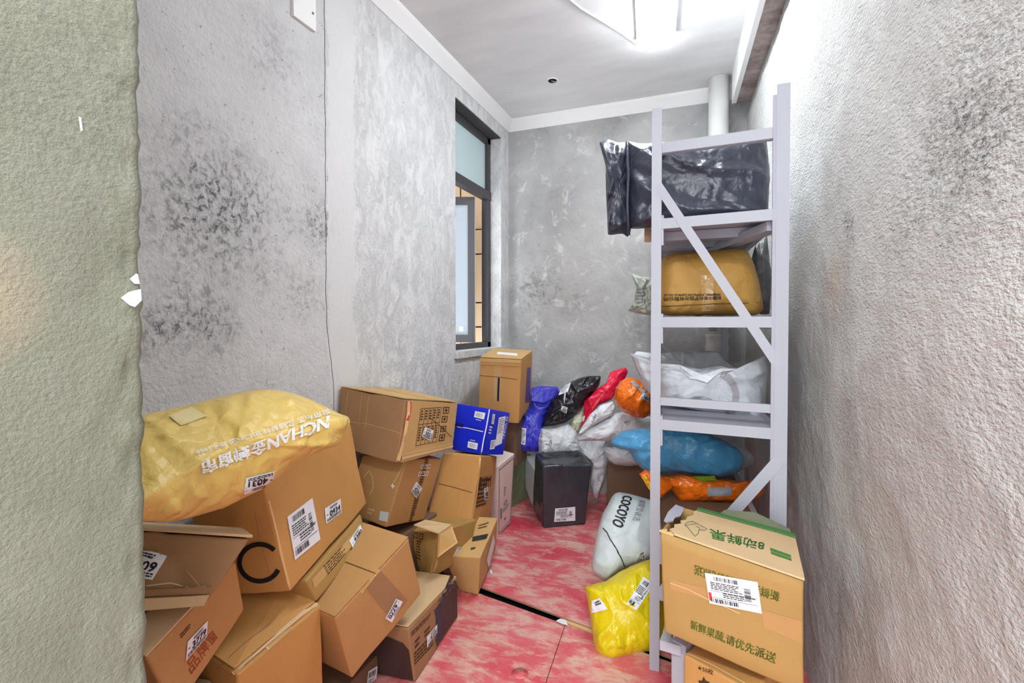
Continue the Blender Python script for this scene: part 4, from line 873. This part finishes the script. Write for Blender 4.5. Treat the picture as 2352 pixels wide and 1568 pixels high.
r, b, s = mbag('grey_white_bag', 'grey white bag with large black letters on the floor left of the rack post', [(1404, 1143), (1412, 1132), (1424, 1130), (1447, 1134), (1492, 1146), (1530, 1160), (1546, 1172), (1542, 1195), (1530, 1230), (1510, 1280), (1470, 1294), (1432, 1308), (1392, 1336), (1378, 1328), (1362, 1314), (1358, 1298), (1364, 1262), (1372, 1220), (1382, 1186)], 2.22, .11, .09, 'cocoyo', gy=-.07, crease=.009, flatness=3)
printed(s, [(1453, 1142), (1430, 1214), (1406, 1202), (1432, 1138)], 'COCOYO', M['ink'], bold=.02, off=.003)
printed(s, [(1483, 1151), (1470, 1198), (1452, 1195), (1468, 1146)], '买尿垫就选', M['ink_grey'], off=.003)
q = [(1462, 1273), (1480, 1262), (1484, 1284), (1456, 1296)]; k = grid_sticker(s, q, M['label'], 'shipping_label', r, .002); a = ([], []); add_text(a, '1529', .2, .5, .9, .85); add_barcode(a, .4, .1, .9, .4, 9); lay(s, q, a, M['ink'], 'label_print', k, .0035)
ribbon(s, [(1386, 1213), (1396, 1224), (1402, 1238), (1414, 1258), (1424, 1276), (1434, 1300)], 2.2, M['ink'], 'dark_fold_line', .004)

r, b, s = mbag('yellow_mailer', 'bright yellow film bag with two white stickers on the floor by the rack post', [(1342, 1346), (1352, 1344), (1392, 1334), (1418, 1316), (1452, 1298), (1490, 1284), (1515, 1286), (1524, 1330), (1534, 1420), (1536, 1476), (1512, 1490), (1466, 1502), (1402, 1523), (1384, 1518), (1373, 1506), (1364, 1476), (1356, 1420), (1350, 1380)], 2.0, .10, .08, 'yellow', gy=-.07, crease=.014, flatness=2.6, n=120, rings=34)
q = [(1396, 1398), (1360, 1408), (1360, 1380), (1378, 1372)]; k = grid_sticker(s, q, M['label'], 'sticker', r, .0025); a = ([], []); add_rows(a, .15, .35, .85, .75, 2, .3); lay(s, q, a, M['ink'], 'label_print', k, .004)
courier_label(s, [(1478, 1324), (1503, 1342), (1461, 1401), (1439, 1386)])

RACK = 'goods on the rack shelves'
r, b, s = mbag('black_sack', 'long blue black film sack lying on the top rack shelf', [(1436, 322), (1470, 330), (1540, 326), (1640, 318), (1760, 312), (1768, 400), (1764, 496), (1700, 500), (1600, 510), (1520, 522), (1450, 526), (1440, 520), (1438, 430)], 1.97, .10, .16, 'navy_bag', RACK, gx=-.045, flatness=6, crease=.009, fold=(.5, .86, 17, .02), n=120, rings=34)
e = bag(r, [(1376, 326), (1398, 320), (1420, 328), (1441, 326), (1446, 360), (1445, 450), (1450, 528), (1442, 546), (1432, 536), (1396, 540), (1396, 528), (1392, 450), (1391, 380)], 2.02, .05, .05, M['navy_bag'], 'folded_end', flatness=3, crease=.02)
tube('end_fold', [at(x, y, 1.95) for x, y in ((1440, 326), (1443, 400), (1441, 470), (1444, 540))], .007, M['navy_bag'], r, 6)
r, b, s = mbag('kraft_sack', 'brown kraft paper sack with black upside down print on the second rack shelf', [(1505, 630), (1516, 600), (1536, 584), (1600, 578), (1700, 570), (1716, 574), (1730, 602), (1742, 640), (1752, 690), (1752, 712), (1738, 724), (1640, 724), (1530, 725), (1512, 716), (1504, 690)], 2.02, .12, .16, 'kraft_bag', RACK, gx=-.04, flatness=4.5, crease=.008)
printed(s, [(1656, 679.5), (1525, 680), (1525, 674), (1656, 672)], 'XINJIANG ZHONGTAI CHEMICAL CO.,LTD.', M['ink_brown'], bold=True, off=.003); printed(s, [(1657, 688), (1526, 691), (1526, 682), (1657, 680)], '新疆中泰化学股份有限公司', M['ink_brown'], bold=True, off=.003)
ribbon(s, [(1520, 703), (1580, 700), (1640, 697), (1740, 694)], 1.5, M['seam'], 'seam_line', .004)
grid_sticker(s, [(1610, 632), (1638, 630), (1640, 712), (1612, 714)], M['tape'], 'tape_strip', r, .002, 3, 8)
r, b, s = mbag('dark_grey_bag', 'dark grey bag behind the kraft sack against the right rack side', [(1722, 610), (1735, 560), (1762, 540), (1772, 640), (1768, 722), (1742, 722), (1730, 680)], 2.2, .05, .08, 'dark_bag', RACK, gx=-.03)
r, b, s = mbag('foil_bag', 'crumpled silver green foil bag hanging out left of the second rack shelf', [(1450, 628), (1470, 634), (1510, 640), (1516, 700), (1506, 726), (1476, 722), (1441, 714), (1456, 694), (1462, 660)], 2.3, .04, .05, 'foil', RACK, crease=.028, soft=0)
a = ([], []); add_rows(a, 0, 0, 1, 1, 5, .6); lay(s, [(1464, 664), (1486, 660), (1480, 702), (1458, 700)], a, M['ink_grey'], 'printed_rows', r, .003)
r, b, s = mbag('silver_bag', 'flat white bag lying at the back of the third rack shelf', [(1452, 818), (1462, 806), (1510, 812), (1560, 806), (1600, 804), (1650, 808), (1664, 828), (1690, 846), (1600, 880), (1500, 880), (1464, 860)], 2.5, .06, .08, 'white_bag', RACK, crease=.02)
r, b, s = mbag('silver_bag', 'large silver grey bag with grey ring print on the third rack shelf', [(1448, 812), (1475, 818), (1520, 830), (1560, 838), (1610, 846), (1655, 838), (1690, 844), (1716, 848), (1740, 832), (1757, 815), (1766, 850), (1760, 910), (1756, 966), (1700, 958), (1620, 946), (1540, 930), (1505, 918), (1480, 890), (1462, 850)], 1.98, .10, .14, 'grey_bag', RACK, gx=-.04, flatness=3.4, crease=.016, soft=0, n=120, rings=34)
ribbon(s, [(1656, 858), (1672, 866), (1684, 882), (1690, 902), (1688, 926), (1680, 942), (1668, 950)], 15, M['ring'], 'ring_print', .005)
fv = [(1500, 834), (1560, 842), (1610, 862), (1655, 850), (1714, 848), (1660, 856), (1640, 866), (1622, 880), (1600, 870), (1585, 868), (1560, 854), (1520, 846)]
panel('open_lip', [s.hit(x, y, .006) for x, y in fv], .003, M['white_bag'], r)
r, b, s = mbag('light_blue_bag', 'light blue film bag stuffed on the bottom rack shelf', [(1401, 1017), (1414, 1002), (1428, 990), (1455, 984), (1511, 984), (1560, 980), (1612, 990), (1660, 1010), (1697, 1032), (1709, 1050), (1706, 1070), (1698, 1084), (1658, 1098), (1612, 1092), (1556, 1084), (1494, 1088), (1474, 1076), (1461, 1062), (1445, 1034), (1418, 1030)], 2.22, .10, .12, 'sky_bag', RACK, gx=-.03, crease=.014, flatness=2.6)
r, b, s = mbag('white_bag', 'greyish white bag behind the light blue bag on the bottom rack shelf', [(1560, 984), (1620, 976), (1664, 986), (1690, 1008), (1714, 1030), (1734, 1050), (1730, 1066), (1700, 1080), (1640, 1070), (1580, 1040)], 2.5, .08, .08, 'grey_bag', RACK)
r, b, s = mbag('white_bag', 'small crumpled white bag on the dark brown carton', [(1384, 1034), (1392, 1026), (1420, 1026), (1452, 1030), (1462, 1056), (1468, 1068), (1440, 1070), (1410, 1066), (1398, 1056), (1394, 1046)], 3.2, .06, .08, 'white_bag', HEAP)
r, b, s = mbag('orange_packet', 'flat orange bag with grey label beneath the light blue bag on the bottom shelf', [(1520, 1094), (1560, 1088), (1640, 1098), (1700, 1104), (1748, 1100), (1757, 1118), (1752, 1136), (1734, 1148), (1690, 1152), (1620, 1151), (1562, 1153), (1548, 1132), (1534, 1116)], 2.18, .07, .10, 'orange_bag', RACK, gx=-.02, flatness=3.4, crease=.01)
grid_sticker(s, [(1624, 1118), (1680, 1118), (1680, 1138), (1625, 1139)], M['ring'], 'grey_label', r, .002)
bag(r, [(1590, 1094), (1640, 1092), (1648, 1104), (1612, 1106)], 2.12, .008, .008, M['lime'], 'green_print_patch')
r, b, s = mbag('orange_packet', 'bent orange envelope poking out left of the post below the light blue bag', [(1468, 1088), (1482, 1078), (1510, 1084), (1545, 1114), (1540, 1124), (1518, 1144), (1494, 1128)], 2.15, .02, .03, 'orange_bag', RACK, crease=.008, soft=0)
ribbon(s, [(1478, 1092), (1488, 1108), (1496, 1122)], 8, M['yellow'], 'yellow_band', .003)

# scraps on the floor
for lab, q in (('white paper slip on the floor left of the black wrapped box', [(1194, 1138), (1203, 1130), (1214, 1137), (1205, 1146)]), ('white paper scrap lying over the end of the floor gap', [(1277, 1426), (1286, 1421), (1300, 1424), (1304, 1436), (1290, 1432)]), ('tiny white scrap on the red floor by the low kraft carton', [(1124, 1310), (1130, 1309), (1131, 1317), (1127, 1318)])):
    P = [on_plane(x, y, 2, .015 if y < 1350 else .008) for x, y in q]
    tag(panel('paper_scrap', P, .0015, M['label'], None, nrm=Vector((0, 0, 1))), lab, 'paper')
